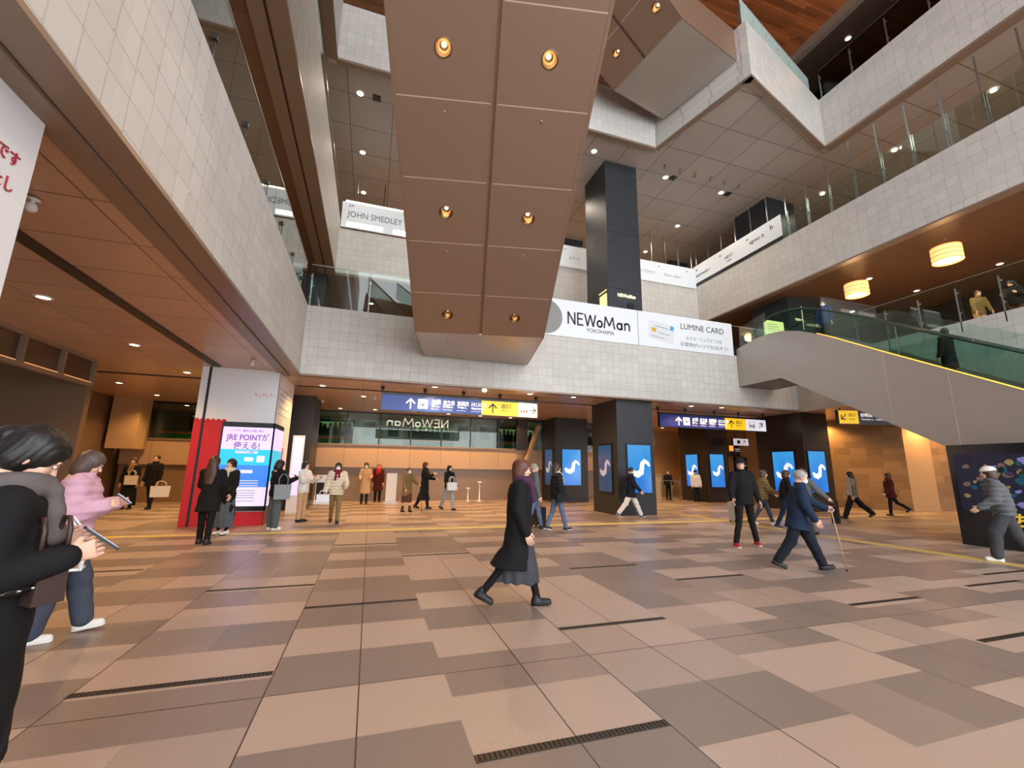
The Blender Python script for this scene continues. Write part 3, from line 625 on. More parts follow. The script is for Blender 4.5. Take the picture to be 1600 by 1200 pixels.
m = MB(); arrow(m, (.2, -.041, .17), (1, 0, 0), (0, 0, 1), .24, R(45)); m.box(-.25, -.05, -.045, -.041, .08, .26); m.build('dark_lettering', signk, e)
MB().tube([(-.3, 0, .36), (-.3, 0, 1.14)], .015, 6).tube([(.3, 0, .36), (.3, 0, 1.14)], .015, 6).build('hanger_pole', M['blackframe'], e)
e = empty('information_board', (20.6, 20.3, 2.4), 0, 'black information board with orange numbers above the dark doorway', 'sign') if False else empty('information_board', (19.1, 18.9, 2.35), 0, 'black information board with orange squares hanging by the dark doorway', 'sign')
MB().box(-1.0, .9, -.03, .08, 0, .72).build('housing', mat('brown_board', (52, 34, 26), .4), e)
m = MB().box(-.9, -.62, -.04, -.03, .3, .6, 0).box(-.5, -.22, -.04, -.03, .3, .6, 0).box(-.1, .7, -.04, -.03, .4, .43, 1).box(-.1, .5, -.04, -.03, .3, .32, 1); m.build('marks', [mat('orange_lit', (255, 170, 60), .5, emit=1.0), signw], e)
MB().tube([(-.8, .02, .72), (-.8, .02, 1.66)], .02, 6).tube([(.7, .02, .72), (.7, .02, 1.66)], .02, 6).build('hanger_pole', M['blackframe'], e)

# mirrored shop name on the far glass
tag(logo(MB(), (2.05, 20.98, 3.62), (1, 0, 0), (0, 0, 1), 2.85, .36, mirror=True).build('glass_lettering', mat('white_glass_letters', (220, 222, 212), .5, emit=.45)), 'large pale reversed shop name on the glass in front of the train', 'lettering')

# ------------------------------------------------------------------ train behind the glass
e = empty('commuter_train', (2.0, 24.3, 2.3), 0, 'silver commuter train with green and orange stripes behind the glass', 'train')
MB().box(-12, 12, 0, 2.4, .0, 2.3).build('body', mat('train_silver', (112, 118, 112), .35, .4), e)
MB().box(-12, 12, -.012, 0, .15, .62).box(-12, 12, -.012, 0, 1.82, 1.92).build('green_stripe', mat('train_green', (20, 130, 60), .4), e); MB().box(-12, 12, -.014, 0, .62, .72).build('orange_stripe', mat('train_orange', (226, 120, 40), .4), e)
litg = mat('train_window_glow', (140, 190, 130), .4, emit=.4); dk = mat('train_window_dark', (26, 44, 30), .2)
random.seed(3)
for i, x in enumerate((-9.2, -4.1, 1.0, 6.1)):
    w = MB().box(x-1.15, x+1.15, -.02, -.004, .8, 1.62).build('window', dk, e)
    MB().box(x-1.08, x+1.08, -.026, -.021, 1.18, 1.5).build('lit_pane', litg, w)
    hd = MB()
    for k in range(9):
        q = x-1.0+k*.24+random.uniform(-.04, .04); h_ = random.uniform(.1, .2); hd.poly([(q+.09*math.cos(a), -.031, 1.2+h_+.1*math.sin(a)) for a in [math.pi*j/8 for j in range(9)]]+[(q-.11, -.031, 1.0), (q+.11, -.031, 1.0)], (0, .004, 0))
    hd.build('seat_silhouette', dk, w)
for i, x in enumerate((-6.65, -1.55, 3.55, 8.65)):
    for s in (-1, 1):
        d = MB().box(x+s*.62-.55, x+s*.62+.55, -.022, -.002, .1, 2.0).build('door', mat('train_door', (150, 154, 148), .35, .3), e)
        MB().box(x+s*.62-.28, x+s*.62+.28, -.03, -.023, .85, 1.6).build('door_window', dk, d)
struct('wall_platform', MB().box(-12, 14, 26.7, 26.9, 0, 5.9), mat('platform_wall', (90, 100, 84), .5))
struct('floor_platform', MB().box(FX0, FX1, 21.3, 27, 2.0, 2.3), M['dark'])
# ------------------------------------------------------------------ things along the far wall
t_ = MB().bar((6.7, 20.5, 0.0), (8.15, 20.75, 3.75), .22, .18); tag(t_.build('stair_stringer', M['beige_plain']), 'slanting tan beam of the stair beside the dark far column', 'beam')
e = empty('sandwich_board', (-1.75, 19.6, 0), 0, 'white A-frame board standing by the dark column at the far end', 'sign')
for s in (-1, 1): MB().bar((0, s*.22, 0), (0, 0, 1.15), .6, .03, upv=V((0, 1, 0))).build('leaf', M['white'] if s < 0 else M['dark'], e)
MB().box(-.24, .24, -.18, -.15, .2, .9, mx=Matrix.Rotation(R(10), 4, 'X')).build('poster', M['dark'], e)
e = empty('info_panel', (.95, 19.9, 0), 0, 'tall white information panel right of the red scarf passer-by', 'panel')
MB().box(-.22, .22, -.03, .03, .05, 1.25).build('panel', M['white'], e); MB().box(-.3, .3, -.15, .15, 0, .05).build('foot', M['steel'], e)
for x, h, lb in ((5.0, .9, 'white guide post near the far wall, the taller one'), (4.45, .62, 'shorter white guide post near the far wall')):
    e = empty('guide_post', (x, 20.3, 0), 0, lb, 'post', 'guide posts'); MB().lathe([(0, 0), (.11, 0), (.11, .02), (.03, .04), (.028, h-.08), (.09, h-.06), (.1, h), (0, h)], 16).build('post', M['white'], e)
# ticket hall furniture
e = empty('service_counter', (15.6, 22.6, 0), 0, 'white service counter inside the ticket hall opening', 'counter')
MB().box(-1.1, 1.1, -.3, .3, 0, 1.35).build('body', mat('counter_white', (214, 200, 176), .4), e); MB().box(-1.15, 1.15, -.36, .34, 1.35, 1.4).build('top', M['beige_plain'], e)
tag(MB().box(14.4, 15.4, 23.95, 23.99, 1.3, 2.85).box(14.3, 15.5, 23.93, 23.97, 2.85, 2.95).build('counter_window', M['dark']), 'dark service window behind the ticket hall counter', 'window')
tag(MB().box(13.6, 17.3, 23.6, 23.9, 3.05, 3.6).build('fascia_light_box', mat('amber_box', (196, 150, 70), .5, emit=.25)), 'amber light box above the service window', 'light box')
for x, z, lb in ((15.85, 2.15, 'upper framed notice beside the service window'), (16.05, 1.58, 'lower framed notice beside the service window')):
    e = empty('framed_notice', (x, 23.98, z), 0, lb, 'notice', 'framed notices'); MB().box(-.26, .26, -.03, 0, -.22, .3).build('frame', M['blackframe'], e); MB().box(-.18, .18, -.04, -.03, -.14, .22).build('sheet', M['white'], e)
e = empty('gate_barrier', (14.9, 19.2, 0), 0, 'steel and glass barrier before the guard in the ticket hall', 'barrier')
for x in (-.55, .05, .55): MB().box(x-.02, x+.02, -.02, .02, 0, 1.05).build('post', M['steel'], e)
MB().box(-.55, .55, -.025, .025, 1.02, 1.06).build('rail', M['steel'], e); MB().box(-.52, .52, -.006, .006, .1, 1.0).build('glass_panel', M['glass'], e)
tag(MB().box(18.6, 19.28, 18.5, 18.6, 0, 2.2).box(18.55, 18.62, 18.45, 18.6, 0, 2.3).box(19.22, 19.3, 18.45, 18.6, 0, 2.3).box(18.55, 19.3, 18.45, 18.6, 2.2, 2.3).build('doorway', M['dark']), 'dark doorway under the information board', 'door')

# ================================================================== bronze escalator overhead
C30, S30 = math.cos(R(30)), math.sin(R(30))
def panel_with_hole(mb, T, x0, x1, t0, t1, hc=None, r=.12, th=.02, mi=0):
    """cladding panel in the (x, t) plane, T maps (x, t, depth) to local; optional round hole"""
    if hc is None:
        P = [T(x0, t0, 0), T(x1, t0, 0), T(x1, t1, 0), T(x0, t1, 0)]; Q = [T(x0, t0, th), T(x1, t0, th), T(x1, t1, th), T(x0, t1, th)]
        return mb.add(P+Q, [(0, 1, 2, 3), (0, 4, 5, 1), (1, 5, 6, 2), (2, 6, 7, 3), (3, 7, 4, 0)], mi)
    n = 40; inner = []; outer = []
    angs = sorted([2*math.pi*k/n for k in range(n)]+[math.atan2(b-hc[1], a-hc[0]) % (2*math.pi) for a in (x0, x1) for b in (t0, t1)])
    for a in angs:
        c, s = math.cos(a), math.sin(a); q = []
        if c > 1e-9: q.append((x1-hc[0])/c)
        if c < -1e-9: q.append((x0-hc[0])/c)
        if s > 1e-9: q.append((t1-hc[1])/s)
        if s < -1e-9: q.append((t0-hc[1])/s)
        k = min(q); inner.append(T(hc[0]+r*c, hc[1]+r*s, 0)); outer.append(T(hc[0]+k*c, hc[1]+k*s, 0))
    m = len(angs); return mb.add(inner+outer, [(i, (i+1) % m, m+(i+1) % m, m+i) for i in range(m)], mi)
def cup(parent, pos, axis_m, power, label):
    """recessed gold downlight cup: opening at pos, axis_m orients local -Z out of the soffit"""
    e = bpy.data.objects.new('recessed_downlight', None); COL.objects.link(e); e.parent = parent; e.matrix_local = Matrix.Translation(pos) @ axis_m
    return e
def bronze_escalator(name, loc, rz, W, flat_poly, nrow, lights_t, label, side_h=1.1, full=True, t_end=11.8):
    root = empty(name, loc, rz, label, 'escalator')
    def T(x, t, d): return V((x, -t*C30+d*S30, t*S30+d*C30))        # d = depth up into the body
    pan = MB(); seam = MB()
    cols = [(.03, W/2-.06), (W/2+.06, W-.03)]; t0 = -.07
    for i in range(nrow):
        a, b = t0+1.31*i+(.07 if i == 0 else .008), t0+1.31*(i+1)-.008
        for ci, (x0, x1) in enumerate(cols):
            hc = None
            for lt_ in lights_t:
                if a < lt_ < b: hc = (.80 if ci == 0 else 2.45, lt_)
            panel_with_hole(pan, T, x0, x1, a, b, hc)
    pan.build('soffit_panel', M['esc'], root)
    tl = t0+1.31*nrow
    # backing, channel and sides
    bk = MB()
    for (x0, x1) in ((0, .03), (W/2-.06, W/2-.03), (W/2+.03, W/2+.06), (W-.03, W)):
        bk.add([T(x0, 0, -.004), T(x1, 0, -.004), T(x1, tl, -.004), T(x0, tl, -.004)], [(0, 1, 2, 3)])
    bk.build('edge_strip', M['esc'], root)
    sm = MB()
    for i in range(1, nrow):
        t_ = t0+1.31*i
        for x0, x1 in cols: sm.add([T(x0, t_-.009, -.001), T(x1, t_-.009, -.001), T(x1, t_+.009, -.001), T(x0, t_+.009, -.001)], [(0, 1, 2, 3)])
    sm.build('panel_joint', M['esc_seam'], root)
    ch = MB().add([T(W/2-.04, 0, .03), T(W/2+.04, 0, .03), T(W/2+.04, tl, .03), T(W/2-.04, tl, .03)], [(0, 1, 2, 3)]); ch.build('centre_channel', mat('bronze_dark', (132, 104, 86), .4, .3), root)
    sd = MB()
    for x0, x1 in ((-.03, 0), (W, W+.03)):
        P = [T(x0, 0, 0), T(x0, tl, 0), T(x0, tl, side_h), T(x0, .25, side_h)]
        yb = flat_poly[3][1] if x0 < 1 else flat_poly[2][1]
        pts = [T(x0, tl, 0), T(x0, tl, side_h), V((x0, -.25, side_h+.12)), V((x0, yb, side_h+.12)), V((x0, yb, 0)), V((x0, 0, 0))]
        sd.poly(pts, (x1-x0, 0, 0))
    sd.build('side_cladding', M['esc'], root)
    fl_ = MB().poly([V((x, y, 0)) for x, y in flat_poly], (0, 0, .03)); fl_.build('landing_soffit', M['escgrey'], root)
    dk_ = MB(); dk_.add([T(0, 0, side_h*.8), T(W, 0, side_h*.8), T(W, tl, side_h*.8), T(0, tl, side_h*.8)], [(0, 1, 2, 3)])
    dk_.poly([V((x, y, side_h)) for x, y in flat_poly], (0, 0, .05)); dk_.build('deck', M['dark'], root)
    gl = MB(); hr = MB()
    for x in (.05, W/2, W-.05):
        q = [T(x, .2, side_h), T(x, tl, side_h), T(x, tl, side_h)+V((0, 0, .9)), T(x, .2, side_h)+V((0, 0, .9))]; gl.poly(q, (.012, 0, 0))
        hr.tube([T(x, .2, side_h)+V((0, 0, .93)), T(x, tl, side_h)+V((0, 0, .93))], .035, 8)
    gl.build('glass_side', M['gglass'], root); hr.build('handrail', M['rubber'], root)
    n0 = 0
    AX = Matrix(((1, 0, 0), (0, C30, S30), (0, -S30, C30))).to_4x4()     # local z -> T depth direction
    prof = [(.122, -.006), (.135, -.006), (.135, -.001), (.12, 0), (.118, .05), (.11, .12), (.09, .18), (.06, .2), (0, .2)]
    src = None; out = []
    for lt_ in lights_t:
        for x in (.80, 2.45):
            if src is None:
                c_ = MB().lathe(prof, 28).build('recessed_downlight', M['gold'], root); b_ = MB().lathe([(0, .165), (.02, .165), (.035, .175), (.035, .19), (0, .19)], 16).build('bulb', M['lampw'], c_); src = c_
            else: c_ = copy_tree(src, root)
            c_.matrix_local = Matrix.Translation(T(x, lt_, 0)) @ AX
            l = lamp('SPOT', (0, 0, -.02), P_CUP, WARM, c_, .03, 100); out.append(c_)
    ds = MB()
    for lt_ in lights_t:
        for x in (.80, 2.45): ds.lathe([(0, -.012), (.02, -.012), (.028, 0)], 10, Matrix.Translation(T(x, lt_-.87, 0)) @ AX)
    ds.build('sprinkler', M['trim'], root)
    return root
bronze_escalator('escalator', (.85, 10.63, 4.865), R(-11.88), 3.25, [(0, 0), (3.25, 0), (3.25, 2.98), (0, 2.36)], 8, (.61, 3.22, 5.85), 'wide bronze escalator seen from below, sloping up from the centre deck towards the viewer')
# second bronze escalator, lands on the pointed part of the third level
bronze_escalator('escalator', (7.14, 11.02, 14.52), R(-78), 2.8, [(0, 0), (2.8, 0), (2.8, 2.62), (0, 2.45)], 3, (.75,), 'second bronze escalator high up, landing on the pointed white balcony')

# ================================================================== grey escalator on the right
root = empty('escalator', (13.55, 12.97, 0), 0, 'pale grey escalator with green glass sides descending on the right', 'escalator')
def lp(pts): return [(y-12.97, z) for y, z in pts]
W2 = 1.75; YE = -1.0; SL = .607
botz = lambda y: 4.80-(11.15-y)*SL
topz = lambda y: 5.71-(9.26-y)*.60
bot = [(12.97, 4.80), (11.15, 4.80), (3.3, botz(3.3)), ]
prof_top = [(3.3, topz(3.3)), (8.0, topz(8.0)), (9.26, 5.73), (9.8, 6.03), (10.3, 6.27), (10.9, 6.46), (11.5, 6.52), (12.0, 6.50), (12.97, 6.32)]
outline = lp(bot+prof_top)
sd = MB(); 
for x0 in (0, W2-.05): sd.poly([V((x0, y, z)) for y, z in outline], (.05, 0, 0))
sd.build('side_cladding', M['escgrey'], root)
MB().add([(0, 0, 4.80), (W2, 0, 4.80), (W2, -1.82, 4.80), (0, -1.82, 4.80)], [(0, 1, 2, 3)]).add([(0, -1.82, 4.80), (W2, -1.82, 4.80), (W2, 3.3-12.97, botz(3.3)), (0, 3.3-12.97, botz(3.3))], [(0, 1, 2, 3)]).build('soffit', mat('grey_bronze_soffit', (112, 98, 88), .4, .3), root)
st = MB()                                                          # treads
st.box(.05, W2-.05, -2.2, 0, 5.9, 5.98)
n_ = 20
for i in range(n_):
    y1 = 10.75-i*.4; z_ = 5.98-i*.4*.6
    if y1 < 3.4: break
    st.box(.3, W2-.3, y1-.4-12.97, y1-12.97, z_-.35, z_-.02)
st.build('step_band', mat('step_grey', (66, 66, 68), .4, .5), root)
gl = MB(); hr = MB(); og = MB()
gtop = [(3.3, topz(3.3)+.88), (8.0, topz(8.0)+.88), (9.26, 6.60), (9.8, 6.88), (10.3, 7.06), (10.9, 7.16), (11.4, 7.15), (11.9, 7.0), (12.15, 6.75)]
gbot = [(12.1, 6.49), (11.5, 6.52), (10.9, 6.46), (10.3, 6.27), (9.8, 6.03), (9.26, 5.73), (8.0, topz(8.0)), (3.3, topz(3.3))]
for x in (.10, W2-.12):
    gl.poly([V((x, y, z)) for y, z in lp(gtop+gbot)], (.012, 0, 0))
    hr.tube([V((x, y, z+.02)) for y, z in lp(gtop)], .035, 8)
gl.build('glass_side', M['gglass'], root); hr.build('handrail', mat('dark_green_rubber', (34, 52, 48), .4), root)
og.poly([V((.02, y, z)) for y, z in lp([(3.3, topz(3.3)+1.35), (9.3, 7.10), (10.5, 7.62), (12.9, 7.1), (12.9, 6.33), (12.0, 6.50), (11.5, 6.52), (10.9, 6.46), (10.3, 6.27), (9.8, 6.03), (9.26, 5.73), (3.3, topz(3.3))])], (.012, 0, 0))
og.build('outer_glass', M['glass'], root)
se = MB(); 
for y in (5.0, 7.6, 10.2): se.box(.09, .13, y-12.97-.008, y-12.97+.008, topz(y)+.02, topz(y)+.86)
se.build('glass_joint', M['steel'], root)
MB().tube([V((-.01, y, z)) for y, z in lp([(9.7, 6.0), (9.26, 5.75), (8.0, topz(8.0)+.02), (3.3, topz(3.3)+.02)])], .014, 6).build('light_line', M['led'], root)
sj = MB()
for y in (7.95, 6.6, 5.3): sj.box(-.004, .0, y-12.97-.006, y-12.97+.006, botz(y)+.02, topz(y)-.02)
sj.build('panel_joint', mat('joint_pale', (176, 170, 164), .4), root)
# dark totem at its foot with a poster screen
e = empty('poster_totem', (13.15, 5.4, 0), 0, 'dark glossy poster totem under the grey escalator at the right edge', 'totem')
MB().box(-.33, .33, -1.15, 1.13, 0, 2.2).build('body', mat('gloss_black', (30, 32, 34), .12), e)
ps = MB().box(-.345, -.331, -1.0, 1.02, .75, 1.98, 0); 
rnd = random.Random(5)
for k in range(70):
    y, z = rnd.uniform(-.9, .9), rnd.uniform(.85, 1.9); s = rnd.uniform(.03, .10); ps.poly([V((-.35, y+s*math.cos(a)*rnd.uniform(.7, 1.3), z+s*.8*math.sin(a)*rnd.uniform(.7, 1.3))) for a in [2*math.pi*j/9 for j in range(9)]], (.004, 0, 0), 1+k % 5)
ps.build('poster', [mat('poster_blue', (34, 38, 58), .3, emit=.08), mat('poster_teal', (20, 80, 96), .4, emit=.25), mat('poster_skin', (120, 98, 90), .4, emit=.12), mat('poster_gold', (150, 134, 84), .4, emit=.15), mat('poster_dark', (20, 20, 34), .4), mat('poster_lilac', (130, 120, 190), .4, emit=.25)], e)
m = MB(); put_text(m, 'ま', .4, (-.352, .35, .72), (0, -1, 0), (0, 0, 1), w=.22, bold=.01); put_text(m, 'ち', .3, (-.352, .08, .62), (0, -1, 0), (0, 0, 1), w=.2, bold=.01); m.build('lettering', mat('gold_letter', (230, 190, 60), .4, emit=.3), e)

# ================================================================== glass railings
def railing(name, a, b, z0, h, pitch, label, gm=None, posts=True, off=0., tall=0.):
    a, b = V((*a, 0)), V((*b, 0)); L = (b-a).length; d = (b-a).normalized(); e = empty(name, (a.x, a.y, z0), math.atan2(d.y, d.x), label, 'railing')
    g_ = MB(); n = max(1, int(L/pitch)); 
    for k in range(n): g_.box(k*L/n+.01, (k+1)*L/n-.01, -.008, .008, 0, h)
    g_.build('glass_panel', gm or M['glass'], e)
    MB().box(0, L, -.012, .012, h, h+.02).build('top_edge', M['steel'], e)
    if posts == 'clips':
        for k in range(n):
            x = (k+.5)*L/n; MB().box(x-.03, x+.03, .0, .05, h*.35, h*.41).box(x-.006, x+.006, .02, .035, -.05, h*.38).build('clip', M['blackframe'], e)
    elif posts:
        for k in range(n+1):
            x = min(max(k*L/n, .03), L-.03)
            MB().box(x-.015, x+.015, .06, .1, -.3, h*.82 if not tall else tall).box(x-.025, x+.025, -.02, .08, h*.7, h*.74).box(x-.02, x+.02, .0, .08, h*.2, h*.24).build('post', M['steel'], e)
    return e
railing('glass_railing', (XL1, 13.1), (4.6, 13.1), 6.07, 1.3, 1.6, 'clear glass railing on the centre deck, left of the shop banner')
railing('glass_railing', (13.42, 13.12), (15.9, 13.12), 6.07, 1.28, 1.2, 'short glass railing on the centre deck by the grey escalator landing')
railing('glass_railing', (XL1-.12, 13.0), (XL1-.12, -4), 6.1, 1.25, 1.35, 'long clear glass railing along the left edge of the second level', posts='clips')
railing('glass_railing', (XR1+.1, -4), (XR1+.1, 11.4), 6.05, 1.3, .95, 'glass railing with steel posts on the second level behind the grey escalator')
# third level right: tall slim mullions with glass below
e = empty('glass_railing', (XR+.1, -1, 10.98), math.pi/2, 'tall steel posts with low glass along the right side of the third level', 'railing')
g_ = MB(); 
for k in range(16): g_.box(k*.87+.02, k*.87+.85, .02, .032, 0, 1.1)
g_.build('glass_panel', M['glass'], e)
for k in range(-1, 21):
    y = 10.95-.87*(k-7)+1
    if 0 < y < 18.2: MB().box(y-.022, y+.022, -.06, -.02, -.2, 2.36).box(y-.09, y-.06, -.03, .0, -.15, 1.15).box(y-.1, y+.03, -.04, .02, .55, .6).build('post', M['steel'], e)
e = empty('glass_railing', (9.6, 17.12, 10.85), 0, 'slim tall posts behind the faint white banner at the back of the third level', 'railing')
for k in range(8): MB().box(k*.83-.02, k*.83+.02, 0, .05, 0, 2.8).build('post', M['steel'], e)
e = empty('glass_railing', (XL2, 17.12, 10.85), 0, 'slim posts behind the glowing white banner at the back left', 'railing')
for x in (.55, 1.6, 2.7, 3.8): MB().box(x-.015, x+.015, 0, .04, 0, 2.4).build('post', M['blackframe'], e)
railing('glass_railing', (XL2-.12, 17.0), (XL2-.12, -4), 11.2, 1.0, 1.6, 'clear glass railing on the left side of the third level', posts='clips')
railing('glass_railing', (10.42, 8.6), (15.4, 10.1), 15.72, 1.15, .8, 'green tinted glass railing on the pointed balcony, sky reflection painted in', M['painted_sheen'])
railing('glass_railing', (XL3+.1, 12.15), (9.4, 12.15), 15.72, 1.15, 1.2, 'glass railing along the back of the fourth level')
railing('glass_railing', (XR+.12, -4), (XR+.12, 9.8), 15.72, 1.3, 1.1, 'dark glass railing along the right side of the fourth level', M['dglass'])
struct('window_3', MB().box(XR+2.2, XR+2.25, -9, 26, 15.75, 18.25), glass_mat('smoked_glass', (.2, .2, .19)))

# ================================================================== lamps
def downlight(loc, z, label, group, power, color, lens='lampw', size=.085, spot=140, src={}):
    key = (lens, size)
    if key not in src:
        o = MB().lathe([(size+.03, 0), (size+.03, -.008), (size, -.012), (size, -.004), (size*.98, .0)], 20, mi=0).lathe([(size*.98, -.003), (0, -.003)], 20, mi=1).build('downlight', [M['white'], M[lens]]); src[key] = o
    else: o = src[key].copy(); COL.objects.link(o)
    o.location = (loc[0], loc[1], z); tag(o, label, 'downlight', group)
    if power: lamp('SPOT', (loc[0], loc[1], z-.03), power, color, None, .06, spot)
    return o
L0 = [(-5.03, 8.25), (-5.04, 11.04), (-5.06, 13.96), (-7.81, 16.66), (-7.76, 19.13), (-7.78, 22.0), (-5.2, 17.0), (-5.1, 19.6), (-5.03, 5.4), (-1.62, 14.6), (1.77, 13.45), (4.99, 13.5),
      (-1.43, 20.2), (0.03, 20.0), (1.75, 20.0), (3.34, 20.1), (4.91, 20.2), (6.48, 20.3), (-.41, 16.3), (6.62, 13.5), (11.72, 13.6), (13.1, 13.5), (11.9, 20.5), (14.6, 21.6), (16.19, 21.3), (3.2, 17.4), (6.3, 17.4), (12.4, 17.2), (15.0, 17.2)]
NP0 = {(-5.03, 8.25): 'nearest downlight in the low left ceiling', (3.35, 13.3): ''}
for i, p in enumerate(L0):
    side = 'left ceiling beyond the dark slot' if p[0] < -4 else 'ceiling strip just behind the tiled edge' if p[1] < 15 else 'low ceiling before the train window' if p[0] < 8 else 'low ceiling towards the ticket hall'
    downlight(p, 4.018, f'small warm round downlight in the {side}', f'downlights, {side}', P_L0, WARM)
lamp_g = mat('bright_warm', (255, 236, 190), .5, emit=20)
o = MB().lathe([(0, -.06), (.05, -.055), (.07, -.02), (.07, 0), (0, 0)], 16).build('ceiling_spotlight', lamp_g); o.location = (3.35, 13.3, 4.0); tag(o, 'bright round lamp in the ceiling edge above the yellow part of the left sign', 'spotlight')
# wall washers over the stone wall
for p in ((20.35, 14.95), (22.9, 12.0), (25.5, 11.0), (19.3, 12.4)):
    downlight(p, 4.018, 'warm downlight washing the ochre stone wall', 'wall washers over the stone wall', P_L0*1.5, (1.0, .56, .2))
for p in ((17.9, 10.54), (17.9, 7.99), (20.9, 8.17), (20.9, 10.67), (20.9, 13.2), (20.9, 5.6), (17.9, 5.4)):
    downlight(p, 8.965, 'bright downlight in the orange brown second level ceiling', 'downlights of the right second level ceiling', P_L2, NEUT, 'lampn')
for p in ((-.5, 20.0), (2.6, 20.0), (5.7, 20.0), (-4.5, 10), (-4.5, 14), (11, 20), (14, 20)):
    downlight(p, 8.965, 'downlight in the ceiling of the centre deck', 'downlights of the centre deck ceiling', P_L2, NEUT, 'lampn')
for p in ((-1.33+.1, 13.17), (-1.2, 16.03), (-1.2, 18.69), (1.9, 18.7), (7.4, 13.0), (10.99, 13.37), (13.96, 13.42), (13.91, 16.26), (13.95, 19.03), (4.6, 16.0), (7.2, 16.2), (10.6, 16.2), (4.6, 19), (7.2, 19), (10.6, 19), (2.0, 14.0), (5.0, 13.8)):
    downlight(p, 13.71, 'bright square-set downlight in the grey panel ceiling', 'downlights of the grey panel ceiling', 0 if p == (7.4, 13.0) else P_L3*.6 if p[0] < 0 else P_L3, NEUT, 'lampn', .1)
for p in ((18.2, 9.2), (18.2, 6.4), (18.2, 12), (18.2, 3.7)):
    downlight(p, 13.69, 'downlight in the brown ceiling behind the tall steel posts', 'downlights behind the tall posts', P_L2, NEUT, 'lampn')
for p in ((16.6, 7.6), (16.6, 5.9), (16.6, 9.2)):
    downlight(p, 18.28, 'amber downlight in the dark top passage ceiling', 'downlights of the top passage', 30, WARM, 'lampw')
# small ceiling spot heads and black speaker squares under the third level
src = None
for i, x in enumerate((10.5, 11.25, 12.0, 12.8, 13.55, 14.3)):
    if src is None:
        src = MB().lathe([(0, 0), (.05, 0), (.05, -.02), (.02, -.03), (.02, -.06), (.045, -.07), (.05, -.15), (.035, -.16), (0, -.16)], 14, Matrix.Rotation(R(12), 4, 'X')).build('spot_head', M['trim']); o = src
    else: o = src.copy(); COL.objects.link(o)
    o.location = (x, 12.75, 13.715); tag(o, 'small grey spot head in the row under the grey panel ceiling', 'spotlight', 'row of spot heads')
for x, y, lb in ((11.3, 13.3, 'black square ceiling vent right of the slate column'), (14.3, 13.4, 'black square ceiling vent at the right end of the spot row'), (-.7, 13.19, 'black square ceiling vent at the left, beside a downlight')):
    o = MB().box(-.13, .13, -.13, .13, -.015, 0, 0).box(-.1, .1, -.1, .1, -.02, -.012, 1).build('ceiling_vent', [M['blackframe'], M['dark']]); o.location = (x, y, 13.715); tag(o, lb, 'vent')
# drum pendant lamps
shade = mat('drum_shade', (255, 206, 130), .6, emit=1.25)
def drum(x, y, label):
    e = empty('drum_lamp', (x, y, 8.2), 0, label, 'pendant lamp', 'drum lamps')
    s = MB().lathe([(0, .02), (.34, .02), (.37, .0), (.375, .12), (.37, .24), (.375, .36), (.36, .46), (0, .46)], 36).build('shade', shade, e)
    rb = MB()
    for z in (.0, .15, .3, .46): rb.lathe([(.372, z-.008), (.383, z-.008), (.383, z+.008), (.372, z+.008), (.372, z-.008)], 36)
    rb.build('rib', mat('shade_rib', (236, 150, 80), .6, emit=.5), e)
    MB().tube([(0, 0, .46), (0, 0, .77)], .012, 8).lathe([(0, .75), (.06, .75), (.06, .77), (0, .77)], 14).build('stem', M['trim'], e)
    lamp('POINT', (x, y, 8.0), P_DRUM, (1, .66, .36), None, .2)
drum(17.2, 10.6, 'glowing drum lamp above the grey escalator, the farther and lower one'); drum(17.0, 7.75, 'glowing drum lamp nearer the right edge, larger in view')
drum(17.1, 4.9, 'drum lamp beyond the right edge of the view')

# ================================================================== floor details
gr_m = [mat('drain_iron', (62, 52, 46), .4, .3), mat('drain_gap', (22, 18, 16), .6)]
def drain(x, y, L, label):
    n = int(L/.028); mb = MB().box(0, L, -.03, .03, 0, .0015, 1)
    for k in range(n): mb.box(k*L/n, k*L/n+L/n*.55, -.028, .028, .0015, .004, 0)
    mb.box(0, L, -.032, -.027, 0, .004, 0).box(0, L, .027, .032, 0, .004, 0); o = mb.build('slot_drain', gr_m); o.location = (x, y, 0); tag(o, label, 'drain', 'slot drains in the floor')
for x, y, L, lb in ((.64, 2.52, 1.2, 'ribbed slot drain in the floor nearest the viewer'), (-1.77, 3.88, 1.2, 'slot drain in the floor at the lower left'), (1.84, 4.13, 1.2, 'slot drain just right of the striding woman in the long coat'),
    (5.46, 3.93, 1.22, 'slot drain in the floor right of centre, in front of the old man'), (-.56, 5.44, 1.2, 'slot drain left of the striding woman'), (-1.77, 6.43, 1.2, 'slot drain in front of the long haired woman'), (4.24, 5.45, 1.2, 'slot drain just left of the old man\'s feet'),
    (5.5, 2.8, 1.2, 'slot drain at the lower right edge'), (3.06, 6.45, 1.2, 'slot drain behind the striding woman to the right'), (8.0, 4.12, 1.2, 'slot drain at the right near the tactile strip'), (9.2, 4.5, 1.2, 'slot drain nearest the runner\'s shoes'), (-4.2, 7.9, 1.2, 'slot drain far left behind the pink jacket'), (-.56, 9.4, 1.2, 'slot drain near the tactile strip at the left'), (.64, 8.05, 1.2, 'slot drain left of centre, between striding woman and tactile strip')):
    drain(x, y, L, lb)
